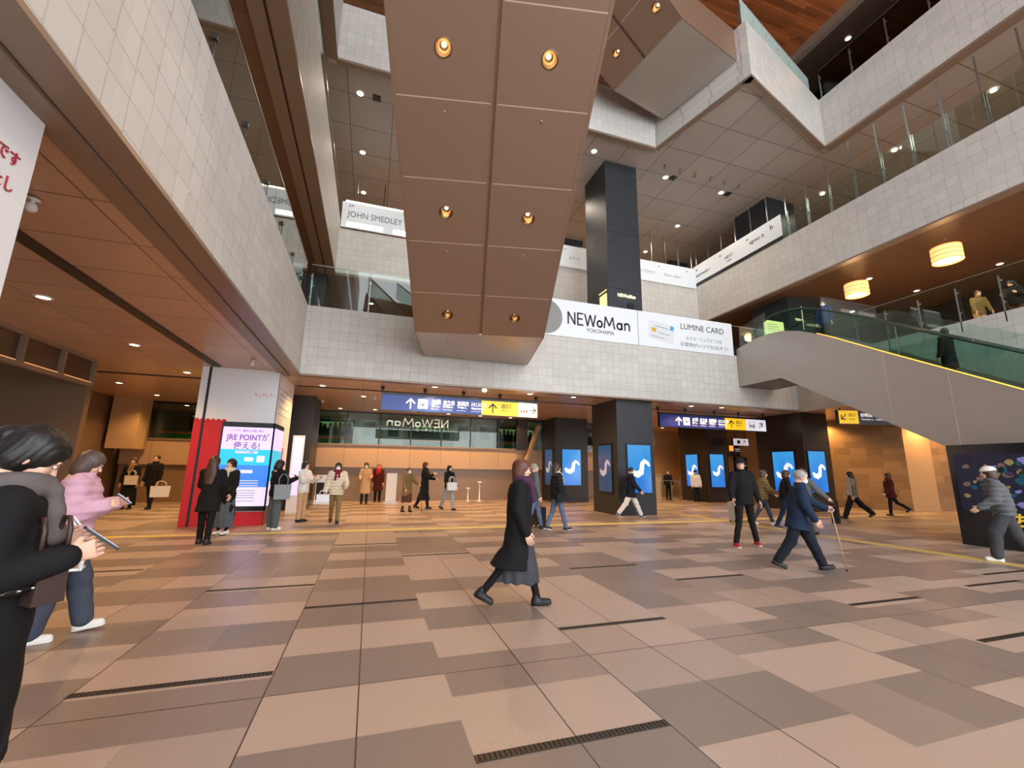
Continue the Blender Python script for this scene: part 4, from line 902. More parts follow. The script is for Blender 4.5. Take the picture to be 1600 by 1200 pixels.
def tactile(name, x0, x1, y0, y1, label):
    mb = MB().box(x0, x1, y0, y1, 0, .004)
    horiz = (x1-x0) > (y1-y0); L = (x1-x0) if horiz else (y1-y0); n = int(L/.6)
    for k in range(4):
        for j in range(n):
            a = j*L/n+.02; b = (j+1)*L/n-.02
            if horiz: q = y0+(k+.5)*(y1-y0)/4; mb.box(x0+a, x0+b, q-.015, q+.015, .004, .008)
            else: q = x0+(k+.5)*(x1-x0)/4; mb.box(q-.015, q+.015, y0+a, y0+b, .004, .008)
    o = mb.build(name, M['tact']); return tag(o, label, 'tactile strip')
tactile('tactile_strip', -8.5, 10.62, 11.25, 11.55, 'long yellow tactile strip running across the hall floor')
tactile('tactile_strip', 10.62, 10.92, 1.5, 13.8, 'yellow tactile strip running from the right foreground past the old man')
tactile('tactile_strip', 10.92, 19.5, 11.45, 11.75, 'yellow tactile strip going right towards the stone wall')
# ceiling fittings in the low ceilings
src = None
for x, y, lb in ((-3.3, 5.0, 'small camera dome in the near left ceiling'), (-2.9, 11.6, 'small camera dome above the advertising pillar'), (.0, 15.9, 'camera dome hanging above the left end of the blue sign'), (-1.9, 17.6, 'small speaker pod under the ceiling by the dark left column')):
    o = MB().lathe([(0, -.17), (.03, -.165), (.055, -.14), (.06, -.1), (.05, -.07), (.02, -.05), (.02, -.02), (.07, -.015), (.07, 0), (0, 0)], 18).build('camera_dome', M['white']); o.location = (x, y, 4.0); o.scale = (.8, .8, .8); tag(o, lb, 'camera')

# ================================================================== people
class Field:
    """distance field built from soft blended shapes, meshed by surface nets"""
    def __init__(s, lo, hi, h):
        s.h = h; s.lo = np.array(lo, float); n = np.ceil((np.array(hi)-s.lo)/h).astype(int)+1; s.n = n
        s.X, s.Y, s.Z = np.meshgrid(*[s.lo[i]+h*np.arange(n[i]) for i in range(3)], indexing='ij'); s.F = np.full(s.X.shape, 9.)
    def un(s, d, k=.02):
        if k <= 0: s.F = np.minimum(s.F, d); return s
        hh = np.clip(.5+.5*(s.F-d)/k, 0, 1); s.F = s.F*(1-hh)+d*hh-k*hh*(1-hh); return s
    def sub(s, d, k=.01):
        d = -d; hh = np.clip(.5-.5*(s.F-d)/k, 0, 1); s.F = s.F*(1-hh)+d*hh+k*hh*(1-hh); return s
    def cut(s, d): s.F = np.maximum(s.F, d); return s
    def cap(s, a, b, ra, rb):
        a, b = np.array(a, float), np.array(b, float); d = b-a; L = max(d@d, 1e-9)
        t = np.clip(((s.X-a[0])*d[0]+(s.Y-a[1])*d[1]+(s.Z-a[2])*d[2])/L, 0, 1)
        return np.sqrt((s.X-a[0]-t*d[0])**2+(s.Y-a[1]-t*d[1])**2+(s.Z-a[2]-t*d[2])**2)-(ra+(rb-ra)*t)
    def ell(s, c, r, rx=0.):
        x, y, z = s.X-c[0], s.Y-c[1], s.Z-c[2]
        if rx: ca, sa = math.cos(rx), math.sin(rx); y, z = y*ca+z*sa, -y*sa+z*ca
        q = np.sqrt((x/r[0])**2+(y/r[1])**2+(z/r[2])**2); return (q-1)*min(r)
    def loft(s, secs, p=2.):
        """secs: list of (centre, rx, ry) ordered; sections stacked along the first-to-last axis"""
        C_ = np.array([q[0] for q in secs], float); ax = C_[-1]-C_[0]; L = np.linalg.norm(ax); ax = ax/L
        t = (s.X-C_[0][0])*ax[0]+(s.Y-C_[0][1])*ax[1]+(s.Z-C_[0][2])*ax[2]; ts = (C_-C_[0])@ax
        o = np.argsort(ts); cx, cy = [np.interp(t, ts[o], C_[o, i]) for i in (0, 1)]
        rx = np.interp(t, ts[o], np.array([q[1] for q in secs])[o]); ry = np.interp(t, ts[o], np.array([q[2] for q in secs])[o])
        dx = np.abs(s.X-cx)/rx; dy = np.abs(s.Y-cy)/ry
        q = (dx**p+dy**p)**(1/p) if p != 2 else np.sqrt(dx*dx+dy*dy)
        d = (q-1)*np.minimum(rx, ry); return np.maximum(d, np.maximum(t-ts.max(), ts.min()-t))
    def mesh(s):
        F, n = s.F, s.n; ins = F < 0
        cell = np.zeros(tuple(n-1), bool); cnt = np.zeros(tuple(n-1)); acc = np.zeros(tuple(n-1)+(3,))
        nx, ny, nz = n-1
        for ax in range(3):
            oth = [a for a in range(3) if a != ax]
            for i in (0, 1):
                for j in (0, 1):
                    sl0 = [None]*3; sl1 = [None]*3
                    for a, o in zip(oth, (i, j)): sl0[a] = slice(o, o+n[a]-1); sl1[a] = slice(o, o+n[a]-1)
                    sl0[ax] = slice(0, n[ax]-1); sl1[ax] = slice(1, n[ax])
                    f0, f1 = F[tuple(sl0)], F[tuple(sl1)]; c = (f0 < 0) != (f1 < 0)
                    t = np.where(c, f0/np.where(c, f0-f1, 1), 0); cnt += c
                    acc[..., ax] += np.where(c, t, 0)
                    acc[..., oth[0]] += c*i; acc[..., oth[1]] += c*j
        act = cnt > 0; idx = -np.ones(act.shape, int); idx[act] = np.arange(act.sum())
        P = acc[act]/cnt[act][:, None]+np.argwhere(act); P = s.lo+P*s.h
        faces = []
        for ax in range(3):
            b, c = (ax+1) % 3, (ax+2) % 3
            sl0 = [slice(1, n[a]-1) for a in range(3)]; sl1 = list(sl0); sl0[ax] = slice(0, n[ax]-1); sl1[ax] = slice(1, n[ax])
            f0, f1 = ins[tuple(sl0)], ins[tuple(sl1)]; ch = np.argwhere(f0 != f1)
            if not len(ch): continue
            sgn = f0[tuple(ch.T)]; base = ch.copy()
            for a in (b, c): base[:, a] += 1
            def g(db, dc):
                q = base.copy(); q[:, b] -= db; q[:, c] -= dc; return idx[tuple(q.T)]
            q = np.stack([g(1, 1), g(0, 1), g(0, 0), g(1, 0)], 1); q = np.where(sgn[:, None], q, q[:, ::-1]); faces.append(q)
        Fq = np.concatenate(faces) if faces else np.zeros((0, 4), int); Fq = Fq[(Fq >= 0).all(1)]
        return P, Fq
def join(parts, name):
    """parts: list of (verts Nx3, quads, material index)"""
    vs = []; fs = []; mi = []; b = 0
    for P, Fq, m in parts:
        vs.append(P); fs += [tuple(int(i)+b for i in f) for f in Fq]; mi += [m]*len(Fq); b += len(P)
    me = bpy.data.meshes.new(name); me.from_pydata(np.concatenate(vs).tolist(), [], fs); me.polygons.foreach_set('material_index', mi)
    me.polygons.foreach_set('use_smooth', [True]*len(fs)); me.update(); return me
def xf(P, Mx): A = np.array(Mx.to_3x3()); return P@A.T+np.array(Mx.translation)

# head, facing +Y, centre of the skull at the origin
f = Field((-.11, -.13, -.2), (.11, .14, .14), .0055)
f.un(f.ell((0, -.012, .03), (.076, .094, .088)), 0).un(f.ell((0, .03, -.035), (.06, .06, .07)), .03).un(f.ell((0, .056, -.085), (.028, .026, .022)), .025)
f.un(f.cap((0, -.02, -.06), (0, -.035, -.19), .054, .056), .02)
for s_ in (-1, 1):
    f.un(f.ell((s_*.036, .058, -.025), (.026, .024, .024)), .02); f.sub(f.ell((s_*.031, .098, .008), (.019, .016, .012)), .012)
    f.un(f.ell((s_*.079, -.004, -.008), (.01, .018, .031)), .006)
f.un(f.cap((0, .083, .012), (0, .104, -.024), .008, .013), .012).un(f.ell((0, .086, -.052), (.024, .012, .006)), .006).un(f.ell((0, .083, -.063), (.02, .011, .006)), .006).un(f.cap((-.04, .085, .028), (.04, .085, .028), .008, .008), .016)
HEAD = f.mesh()
def small_ell(c, r, n=10):
    P = []; F_ = []
    for i in range(n+1):
        for j in range(n): a = math.pi*i/n; b = 2*math.pi*j/n; P.append((c[0]+r[0]*math.sin(a)*math.cos(b), c[1]+r[1]*math.sin(a)*math.sin(b), c[2]+r[2]*math.cos(a)))
    for i in range(n):
        for j in range(n): F_.append((i*n+j, i*n+(j+1) % n, (i+1)*n+(j+1) % n, (i+1)*n+j))
    return np.array(P), np.array(F_)
FACE = []
for s_ in (-1, 1):
    FACE.append((*small_ell((s_*.031, .0865, .008), (.0125, .008, .007)), 1)); FACE.append((*small_ell((s_*.031, .0925, .008), (.0055, .004, .0055)), 2))
    FACE.append((*small_ell((s_*.032, .0925, .027), (.017, .005, .0032)), 2))
FACE.append((*small_ell((0, .0955, -.057), (.02, .005, .006)), 3))
# hand: wrist at the origin, fingers towards -Z, thumb towards +Y, palm towards -X (right hand)
def make_hand(curl):
    f = Field((-.1, -.06, -.215), (.04, .075, .03), .0042)
    f.un(f.loft([((0, 0, .03), .021, .027), ((0, 0, 0), .019, .028), ((0, 0, -.03), .017, .036), ((0, 0, -.085), .013, .041)], 2.4), 0)
    for y, L in ((.031, .068), (.0105, .076), (-.0105, .071), (-.031, .056)):
        p = np.array((0, y, -.082)); a = curl*.35; r = .0095
        for k, sgl in enumerate((.42, .32, .26)):
            q = p+np.array((-math.sin(a), y*.12*(k == 0), -math.cos(a)))*L*sgl*1.15; f.un(f.cap(p, q, r, r-.0012), .003); p = q; r -= .0012; a += curl
    f.un(f.cap((-.004, .024, -.015), (-.02, .052, -.05), .016, .011), .01).un(f.cap((-.02, .052, -.05), (-.034, .056, -.083), .0105, .008), .004)
    return f.mesh()
HANDS = {'relax': make_hand(.32), 'grip': make_hand(1.15)}
SKIN = mat('skin', (222, 176, 150), .55); EYEW = mat('eye_white', (236, 232, 226), .3); EYED = mat('eye_dark', (34, 24, 20), .3); LIP = mat('lips', (176, 96, 92), .5)
def cloth(name, rgb, rough=.85): return mat('cloth_'+name, rgb, rough, 0, noise=.16, nscale=9, bump=.25, spec=.2)

def person(x, y, az, H, label, top, bottom, hair, shoes, top_len=.0, top_kind='jacket', lean=0., legs=((0, 0), (0, 0)), arms=((5, 8, 10), (5, 8, 10)), head=(0, 0), bot='pants', bot_len=.1,
           bot_w=1., puff=1., hairstyle='bob', mask=False, scarf=None, hands=('relax', 'relax'), res=.014, z0=0., boots=False, cap_=None, collar=None, inner=None, sole=None, coat_open=False, group=None, socks=None, cback=0., skf=0., spread=.015):
    """az: compass heading in degrees clockwise from +Y; legs (left, right): (hip flexion, knee flexion); arms: (flexion, abduction, elbow)"""
    s = H/1.70; root = empty('person', (x, y, z0), -R(az), label, 'person', group)
    A = lambda *p: np.array(p, float)
    hipz = .90*s; L1, L2, = .43*s, .40*s; feet = []
    jl = []
    for side, (hf, kf) in zip((-1, 1), legs):
        h_ = A(side*.088*s, 0, 0); a = R(hf); k = h_+A(side*spread*.5, math.sin(a), -math.cos(a))*L1; b = a-R(kf); an = k+A(side*spread, math.sin(b), -math.cos(b))*L2
        jl.append([h_, k, an, b])
    # sole tilt: a trailing leg stands on its toes
    low = 0
    for q in jl:
        tilt = max(0, -q[3]-R(12))*.9 if q[3] < -R(12) else (min(.35, q[3]*.5) if q[3] > R(8) else 0.)
        q.append(-tilt if q[3] < 0 else tilt); toe = q[2]+A(0, .15*s*math.cos(q[4])-.0, math.sin(q[4])*.15*s-.075*s); heel = q[2]+A(0, -.06*s, -.075*s-.06*s*math.sin(q[4])); low = min(low, toe[2], heel[2])
    pz = -low; pel = A(0, 0, pz)
    for q in jl: 
        for i in range(3): q[i] = q[i]+pel
    la = R(lean); sp = A(0, math.sin(la), math.cos(la)); bk = A(0, math.cos(la), -math.sin(la))
    waist = pel+A(0, 0, .12*s)+sp*.03*s; chest = waist+sp*.20*s; shc = waist+sp*.335*s; neck = waist+sp*.40*s
    hd_p, hd_y = R(head[0]), R(head[1])
    hc = neck+A(0, math.sin(la*.6+hd_p*.5)*.12*s, math.cos(la*.6+hd_p*.5)*.125*s)
    HM = Matrix.Translation(V(hc)) @ Matrix.Rotation(-hd_y, 4, 'Z') @ Matrix.Rotation(-hd_p-la*.3, 4, 'X') @ Matrix.Scale(s*.98, 4)
    ja = []
    for side, (fl_, ab, el) in zip((-1, 1), arms):
        S = shc+A(side*.165*s, 0, 0)-sp*.01*s; a, b = R(fl_)+la*.6, R(ab)
        E_ = S+A(side*math.sin(b), math.sin(a)*math.cos(b), -math.cos(a)*math.cos(b))*.275*s; a2 = a+R(el); inw = b-R(min(el, 70)*.25)
        dW = A(side*math.sin(inw), math.sin(a2)*math.cos(inw), -math.cos(a2)*math.cos(inw)); W_ = E_+dW*.245*s
        ja.append((S, E_, W_, dW, side))
    allp = [hc+A(0, 0, .15*s), hc-A(0, 0, .1)]+[p for q in jl for p in q[:3]]+[p for q in ja for p in q[:3]]
    lo = np.min(allp, 0)-.2*s; hi = np.max(allp, 0)+.2*s; lo[2] = -.02
    # ---- body
    f = Field(lo, hi, res)
    f.un(f.loft([(pel-A(0, 0, .06*s), .15*s, .1*s), (pel, .165*s, .115*s), (waist, .13*s, .095*s), (chest, .155*s, .11*s), (shc, .15*s, .085*s), (neck, .06*s, .055*s)]), 0)
    for q in jl:
        f.un(f.cap(q[0], q[1], .083*s, .052*s), .03).un(f.cap(q[1], q[2], .05*s, .034*s), .02)
        fd = A(0, math.cos(q[4]), math.sin(q[4])); ud_ = A(0, -math.sin(q[4]), math.cos(q[4])); f.un(f.cap(q[2]-ud_*.035*s, q[2]+fd*.10*s-ud_*.045*s, .028*s, .022*s), .02)
    for S, E_, W_, dW, side in ja: f.un(f.cap(S, E_, .048*s, .038*s), .03).un(f.cap(E_, W_+dW*.01, .036*s, .025*s), .015)
    f.un(f.cap(neck-sp*.02, hc-A(0, 0, .06*s), .052*s, .05*s), .02)
    parts = [(*f.mesh(), 0), (xf(HEAD[0], HM), HEAD[1], 0)]+[(xf(P, HM), Fq, m) for P, Fq, m in FACE]
    hand_pos = []
    for (S, E_, W_, dW, side), hk in zip(ja, hands):
        P, Fq = HANDS[hk]; P = P.copy()*s
        if side < 0: P[:, 0] *= -1; Fq = Fq[:, ::-1]
        d = V(-dW).normalized(); xx = V((side if side > 0 else 1, 0, 0)) if False else V((1, 0, 0)); yy = d.cross(xx).normalized(); xx = yy.cross(d)
        Mx = Matrix(((xx.x, yy.x, d.x, W_[0]), (xx.y, yy.y, d.y, W_[1]), (xx.z, yy.z, d.z, W_[2]), (0, 0, 0, 1)))
        parts.append((xf(P, Mx), Fq, 0)); hand_pos.append(W_+dW*.09*s)
    newobj('body', join(parts, 'body'), [SKIN, EYEW, EYED, LIP], root)
    # ---- lower garment
    if bot == 'pants':
        f = Field(lo, hi, res); f.un(f.loft([(pel-A(0, 0, .07*s), .16*s, .12*s), (pel, .178*s, .13*s), (waist+A(0, 0, .01), .145*s, .108*s)]), 0)
        for q in jl:
            e_ = q[2]+(q[1]-q[2])*(bot_len-.08)/.4
            f.un(f.cap(q[0], q[1], .095*s*(1+.15*(bot_w-1)), .066*s*bot_w), .03).un(f.cap(q[1], e_, .064*s*bot_w, .055*s*bot_w), .02)
        f.F += .004*np.sin(f.Z*38+f.X*20)*np.exp(-((f.Z-.45)/.3)**2)
        newobj('trousers', join([(*f.mesh(), 0)], 'trousers'), bottom, root)
    elif bot == 'skirt':
        m_ = (jl[0][2]+jl[1][2])/2; kn = (jl[0][1]+jl[1][1])/2; sy = abs(jl[0][2][1]-jl[1][2][1])/2; f = Field(lo, hi, res)
        f.un(f.loft([(A(m_[0], m_[1]*.8+skf, bot_len*s), .20*s*bot_w, (.13*s+sy*.62)*bot_w), (A(kn[0], kn[1], kn[2]), .19*s*bot_w, (.15*s+sy*.4)*bot_w), (pel, .178*s, .132*s), (waist, .14*s, .105*s)]), 0)
        f.F += .008*np.sin(np.arctan2(f.X, f.Y-m_[1]*.7)*9)*np.clip((waist[2]-f.Z)/.7, 0, 1)
        newobj('skirt', join([(*f.mesh(), 0)], 'skirt'), bottom, root)
    # ---- socks and shoes
    if not boots:
        f = Field(lo, hi, res)
        for q in jl: f.un(f.cap(q[2]+(q[2]-q[1])*.03, q[2]+(q[1]-q[2])*(1.0 if bot == 'skirt' else .45), .041*s, .052*s), 0)
        newobj('socks', join([(*f.mesh(), 0)], 'socks'), socks or cloth('black', (26, 25, 27)), root)
    for q in jl:
        f = Field(q[2]-.28*s, q[2]+.28*s, .008 if res < .013 else .011); fd = A(0, math.cos(q[4]), math.sin(q[4])); ud = A(0, -math.sin(q[4]), math.cos(q[4])); a0 = q[2]-ud*.045*s
        f.un(f.cap(a0-fd*.03*s, a0+fd*.125*s-ud*.008*s, .048*s, .040*s), 0).un(f.cap(q[2]-fd*.01+ud*.01, a0-fd*.015*s, .047*s, .05*s), .02)
        if boots: f.un(f.cap(q[2], q[2]+(q[1]-q[2])*.35, .047*s, .05*s), .02)
        t = (f.Y-q[2][1])*ud[1]+(f.Z-q[2][2])*ud[2]; f.cut(-(t+.078*s)); Pm = f.mesh(); ob = newobj('shoe', join([(*Pm, 0)], 'shoe'), shoes, root)
        f2 = Field(q[2]-.28*s, q[2]+.28*s, .009); f2.un(np.maximum(f2.cap(a0-fd*.035*s-ud*.02*s, a0+fd*.125*s-ud*.02*s, .046*s, .041*s), np.abs((f2.Y-q[2][1])*ud[1]+(f2.Z-q[2][2])*ud[2]+.07*s)-.013*s), 0)
        Pm = f2.mesh()
        if len(Pm[1]): newobj('sole', join([(*Pm, 0)], 'sole'), sole or M['rubber'], ob)
    # ---- upper garment
    t_ = .022*puff; f = Field(lo, hi, res); secs = []
    m_ = (jl[0][1]+jl[1][1])/2; sy = abs(jl[0][1][1]-jl[1][1][1])/2; an = (jl[0][2]+jl[1][2])/2; sa = abs(jl[0][2][1]-jl[1][2][1])/2
    hem = (pel[2]-.10*s) if top_len <= 0 else top_len*s
    if top_len > 0:
        kk = np.clip((pel[2]-hem)/(pel[2]-an[2]+1e-6), 0, 1); cy = m_[1]*min(1, kk*2)*.6+an[1]*.3*kk
        secs += [(A(0, cy-.01-cback, hem), (.20+.05*kk)*s, (.145+.03*kk)*s+max(sy, sa)*.55*kk)]
        if kk > .4: secs += [(A(0, cy*.5, (hem+pel[2])/2), .20*s, .15*s+sy*.3*kk)]
    else: secs += [(A(0, 0, hem), .175*s+t_*.4, .13*s+t_*.4)]
    secs += [(pel, .178*s+t_*.6, .132*s+t_*.6), (waist, .148*s+t_, .112*s+t_), (chest, .168*s+t_, .122*s+t_), (shc, .155*s+t_, .092*s+t_), (neck-sp*.015, .075*s+t_*.5, .07*s+t_*.4)]
    f.un(f.loft(secs), 0)
    for S, E_, W_, dW, side in ja:
        f.un(f.cap(S, E_, .056*s+t_*.9, .048*s+t_*.9), .035).un(f.cap(E_, W_-dW*.005, .047*s+t_*.9, .036*s+t_*.6), .02)
    if puff > 1.6: f.F += .007*np.sin(f.Z*2*math.pi/.085)
    else: f.F += .004*np.sin(f.Z*24+f.X*16+f.Y*11)
    if coat_open: f.sub(np.maximum(np.abs(f.X)-.012-(pel[2]+.1-f.Z).clip(0, 1)*.08, np.maximum(-(f.Y-.0), f.Z-pel[2]-.2)), .01)
    ob = newobj(top_kind, join([(*f.mesh(), 0)], top_kind), top, root)
    if collar or top_kind in ('jacket', 'coat'):
        f = Field(neck-.16*s, neck+.16*s, .01); ring = np.abs(np.sqrt((f.X-neck[0])**2+(f.Y-neck[1])**2)-.078*s)-.013*s; f.un(np.maximum(ring, np.abs(f.Z-neck[2]-.005*s)-.038*s), 0); newobj('collar', join([(*f.mesh(), 0)], 'collar'), collar or top, ob)
    if scarf:
        f = Field(neck-.26*s, neck+.26*s, .011); q = np.sqrt((f.X-neck[0])**2+(f.Y-neck[1]-.01)**2)
        f.un(np.sqrt((q-.078*s)**2+((f.Z-neck[2]-.0*s)*.75)**2)-.042*s, 0).un(f.cap(neck+A(.03, .12, -.03)*s, neck+A(.05, .15, -.22)*s, .035*s, .04*s), .02).un(f.cap(neck+A(-.04, .12, -.03)*s, neck+A(-.04, .14, -.17)*s, .035*s, .035*s), .02)
        f.F += .004*np.sin(f.Z*70+f.X*30); newobj('scarf', join([(*f.mesh(), 0)], 'scarf'), scarf, root)
    # ---- hair, hat, mask (head space)
    f = Field((-.16, -.2, -.52 if hairstyle == 'long' else -.26), (.16, .16, .17), .0085 if res < .013 else .011)
    if hairstyle != 'none':
        g_ = .012 if hairstyle == 'short' else .018
        f.un(f.ell((0, -.014, .034), (.078+g_, .097+g_, .09+g_)), 0)
        if hairstyle == 'bob': f.un(f.ell((0, -.03, -.05), (.098, .092, .115)), .03)
        if hairstyle == 'long': f.un(f.loft([((0, -.085, -.47), .07, .025), ((0, -.085, -.25), .11, .04), ((0, -.05, -.05), .1, .085), ((0, -.02, .04), .085, .09)]), .03)
        if hairstyle == 'bun': f.un(f.ell((0, -.12, .03), (.045, .045, .045)), .01).un(f.ell((0, -.04, -.03), (.085, .075, .07)), .03)
        if hairstyle == 'curly': f.un(f.ell((0, -.03, -.06), (.115, .1, .13)), .03); f.F += .008*np.sin(f.X*110)*np.sin(f.Y*95+1)*np.sin(f.Z*85)
        # open the face
        f.sub(f.ell((0, .125, -.035), (.064, .105, .095)), .012)
        if hairstyle in ('bob', 'long', 'curly', 'bun'): f.sub(f.ell((0, .09, -.16), (.07, .1, .1)), .02)
        if hairstyle == 'short': f.cut(-(f.Z+.03+f.Y*.25)); f.cut(-(f.Z-.0)-(.04-f.Y)*3)
        f.F += .0025*np.sin(np.arctan2(f.X, f.Y)*46)
        P, Fq = f.mesh(); newobj('hair', join([(xf(P, HM), Fq, 0)], 'hair'), hair, root)
    if cap_:
        f = Field((-.15, -.16, -.02), (.15, .26, .2), .009); f.un(f.ell((0, -.012, .045), (.1, .118, .098)), 0); f.cut(-(f.Z-.045+f.Y*.12))
        if cap_[1]: f.un(np.maximum(f.ell((0, .09, .048), (.085, .12, .05)), np.abs(f.Z-.058+f.Y*.1)-.007), 0)
        P, Fq = f.mesh(); newobj('cap', join([(xf(P, HM), Fq, 0)], 'cap'), cap_[0], root)
    if mask:
        f = Field((-.1, -.02, -.13), (.1, .16, .03), .006); f.un(f.ell((0, .028, -.045), (.066, .09, .066)), 0); f.cut(-(f.Y-.035)); f.cut(f.Z+.008-.0*f.Y); f.cut(-(f.Z+.1))
        P, Fq = f.mesh(); newobj('face_mask', join([(xf(P, HM), Fq, 0)], 'face_mask'), mat('mask_white', (236, 238, 240), .7), root)
    Rm = Matrix.Translation((x, y, z0)) @ Matrix.Rotation(-R(az), 4, 'Z')
    W = lambda p: Rm @ V(p)
    return dict(root=root, hands=[W(p) for p in hand_pos], neck=W(neck), hip=[W(pel+A(sd*.2, 0, .05)) for sd in (-1, 1)], chest=W(chest), rz=-R(az), sh=[W(q[0]) for q in ja], Rm=Rm, s=s)

K = dict(black=cloth('black', (26, 25, 27)), black2=cloth('soft_black', (36, 35, 38)), navy=cloth('navy', (32, 44, 66)), pink=cloth('pink', (206, 164, 182)), denimd=cloth('dark_denim', (68, 74, 88)), denim=cloth('denim', (96, 112, 138)),
    cream=cloth('cream', (214, 202, 176)), beige=cloth('beige', (196, 160, 122)), khaki=cloth('khaki', (132, 110, 72)), olive=cloth('olive', (120, 100, 62)), brown=cloth('brown', (78, 52, 40)), grey=cloth('grey', (96, 98, 100)),
    greyd=cloth('dark_grey', (66, 66, 70)), greyb=cloth('blue_grey', (84, 92, 98)), white=cloth('white', (220, 216, 208)), red=cloth('red', (190, 40, 40)), wine=cloth('wine', (78, 30, 28)), plaid=cloth('purple_plaid', (70, 42, 66)), blue=cloth('blue', (44, 60, 110)))
Hh = dict(black=mat('hair_black', (24, 20, 19), .45), brown=mat('hair_brown', (70, 44, 32), .45), auburn=mat('hair_auburn', (92, 50, 38), .45), grey=mat('hair_grey', (150, 146, 140), .5), ginger=mat('hair_ginger', (150, 84, 44), .5), ash=mat('hair_ash', (84, 68, 62), .45))
Sh = dict(black=mat('shoe_black', (26, 25, 26), .5), white=mat('shoe_white', (226, 224, 218), .5), red=mat('shoe_red', (180, 30, 52), .5), solew=mat('sole_white', (232, 228, 220), .5))
def tote(loc, rz, w, d, h, label, m, group=None, text=None, hs=.16, cat='bag', trim_m=None, drop=None):
    e = empty('tote_bag', loc, rz, label, cat, group)
    b = MB(); b.add([(-w/2, -d/2, 0), (w/2, -d/2, 0), (w/2, d/2, 0), (-w/2, d/2, 0), (-w/2*1.08, -d/2*.8, h), (w/2*1.08, -d/2*.8, h), (w/2*1.08, d/2*.8, h), (-w/2*1.08, d/2*.8, h)], [(3, 2, 1, 0), (0, 1, 5, 4), (1, 2, 6, 5), (2, 3, 7, 6), (3, 0, 4, 7), (4, 5, 6, 7)])
    b.build('pouch', m, e); hm = MB()
    for y in (-d/2*.8, d/2*.8): hm.tube([(-w*.28, y, h*.82), (-w*.27, y, h+hs*.6), (-w*.12, y, h+hs), (w*.12, y, h+hs), (w*.27, y, h+hs*.6), (w*.28, y, h*.82)], .009, 8)
    hm.build('handle', trim_m or m, e)
    if trim_m:
        t = MB(); t.box(-w/2*1.1, w/2*1.1, -d/2*.86, d/2*.86, h-.025, h+.004).box(-w/2*1.03, w/2*1.03, -d/2*1.04, d/2*1.04, 0, .02); t.bar((-w/2, -d/2, 0), (-w/2*1.08, -d/2*.8, h), .02).bar((w/2, -d/2, 0), (w/2*1.08, -d/2*.8, h), .02); t.build('trim', trim_m, e)
    if text: put_text(MB(), text, h*.34, (0, -d/2*.95, h*.55), w=w*.75, bold=.004).build('lettering', mat('bag_letter', (226, 222, 216), .5), e)
    return e
def phone(pos, rz, label, tilt=50):
    o = MB().box(-.036, .036, -.005, .005, -.075, .075, 0).box(-.033, .033, -.0065, -.005, -.07, .07, 1).build('phone', [M['blackframe'], mat('phone_glow', (170, 190, 220), .2, emit=.6)])
    o.location = pos; o.rotation_euler = Euler((R(-tilt), 0, rz+math.pi), 'XYZ'); return tag(o, label, 'phone')
def cane(top, foot, label, m, hook=True):
    top, foot = V(top), V(foot); d = (top-foot).normalized(); sd = V((d.y, -d.x, 0)).normalized() if abs(d.x)+abs(d.y) > .01 else V((1, 0, 0)); e = empty('walking_stick', foot, 0, label, 'walking stick')
    P = lambda p: p-foot
    MB().tube([P(foot+d*.02), P(top)], [.008, .01], 10).build('shaft', m, e); MB().tube([P(top), P(top+d*.02+sd*.03), P(top+d*.0+sd*.09)], .012, 10).tube([P(top), P(top+d*.02-sd*.03)], .012, 10).build('handle', mat('cane_handle', (60, 40, 28), .5), e)
    MB().lathe([(0, 0), (.014, 0), (.013, .03), (0, .03)], 10).build('tip', M['rubber'], e); return e
def suitcase(x, y, rz, label, m, w=.4, h=.55, d=.24, pull=.35):
    e = empty('suitcase', (x, y, .009), rz, label, 'suitcase'); b = MB().box(-w/2, w/2, -d/2, d/2, .05, h)
    for k in range(5): q = -w/2+(k+.5)*w/5; b.box(q-.012, q+.012, -d/2-.006, d/2+.006, .08, h-.03)
    b.build('shell', m, e); MB().tube([(-w*.25, 0, h), (-w*.25, 0, h+pull), (w*.25, 0, h+pull), (w*.25, 0, h)], .01, 8).build('pull_handle', M['steel'], e)
    for sx in (-1, 1):
        for sy in (-1, 1): MB().lathe([(0, -.012), (.026, -.012), (.026, .012), (0, .012)], 12, Matrix.Translation((sx*w*.38, sy*d*.35, .027)) @ Matrix.Rotation(math.pi/2, 4, 'Y')).build('wheel', M['rubber'], e)
    return e
def strap(pts, label, m, r=.012, cat='strap'):
    o = MB().tube(pts, r, 8).build('bag_strap', m); return tag(o, label, cat)

# 1 the nearest woman at the left edge, looking down at her phone
p = person(-1.38, 2.33, 60, 1.64, 'person at the near left edge in a long black coat, bent over a phone', K['black'], K['black2'], Hh['black'], Sh['black'], top_len=.42, top_kind='coat', lean=1, head=(34, 5), arms=((-12, 10, 118), (-8, 8, 112)), hands=('grip', 'grip'), bot='skirt', bot_len=.3, hairstyle='bun', scarf=cloth('grey_scarf', (98, 90, 88)), res=.0115, boots=True, puff=1.25)
phone(p['hands'][1]+V((.0, .02, .035)), p['rz'], 'phone held by the nearest person at the left edge')
tote((-1.20, 2.30, .96), p['rz']+.4, .13, .1, .2, 'dark brown leather bag on the arm of the nearest person at left', mat('brown_leather', (58, 40, 34), .45), hs=.12)
b_ = MB(); b_.tube([V((.215*math.cos(a), .175*math.sin(a)+.0, 1.03)) for a in [2*math.pi*k/28 for k in range(28)]], .018, 8, closed=True)
bo = b_.build('belt', mat('belt_black', (22, 20, 20), .3), p['root']); st_ = MB()
for k in range(28): a = 2*math.pi*k/28; st_.lathe([(0, .012), (.008, .006), (.01, -.006)], 8, Matrix.Translation(V((.23*math.cos(a), .19*math.sin(a), 1.03))) @ Matrix.Rotation(a+math.pi/2, 4, 'Z') @ Matrix.Rotation(math.pi/2, 4, 'X'))
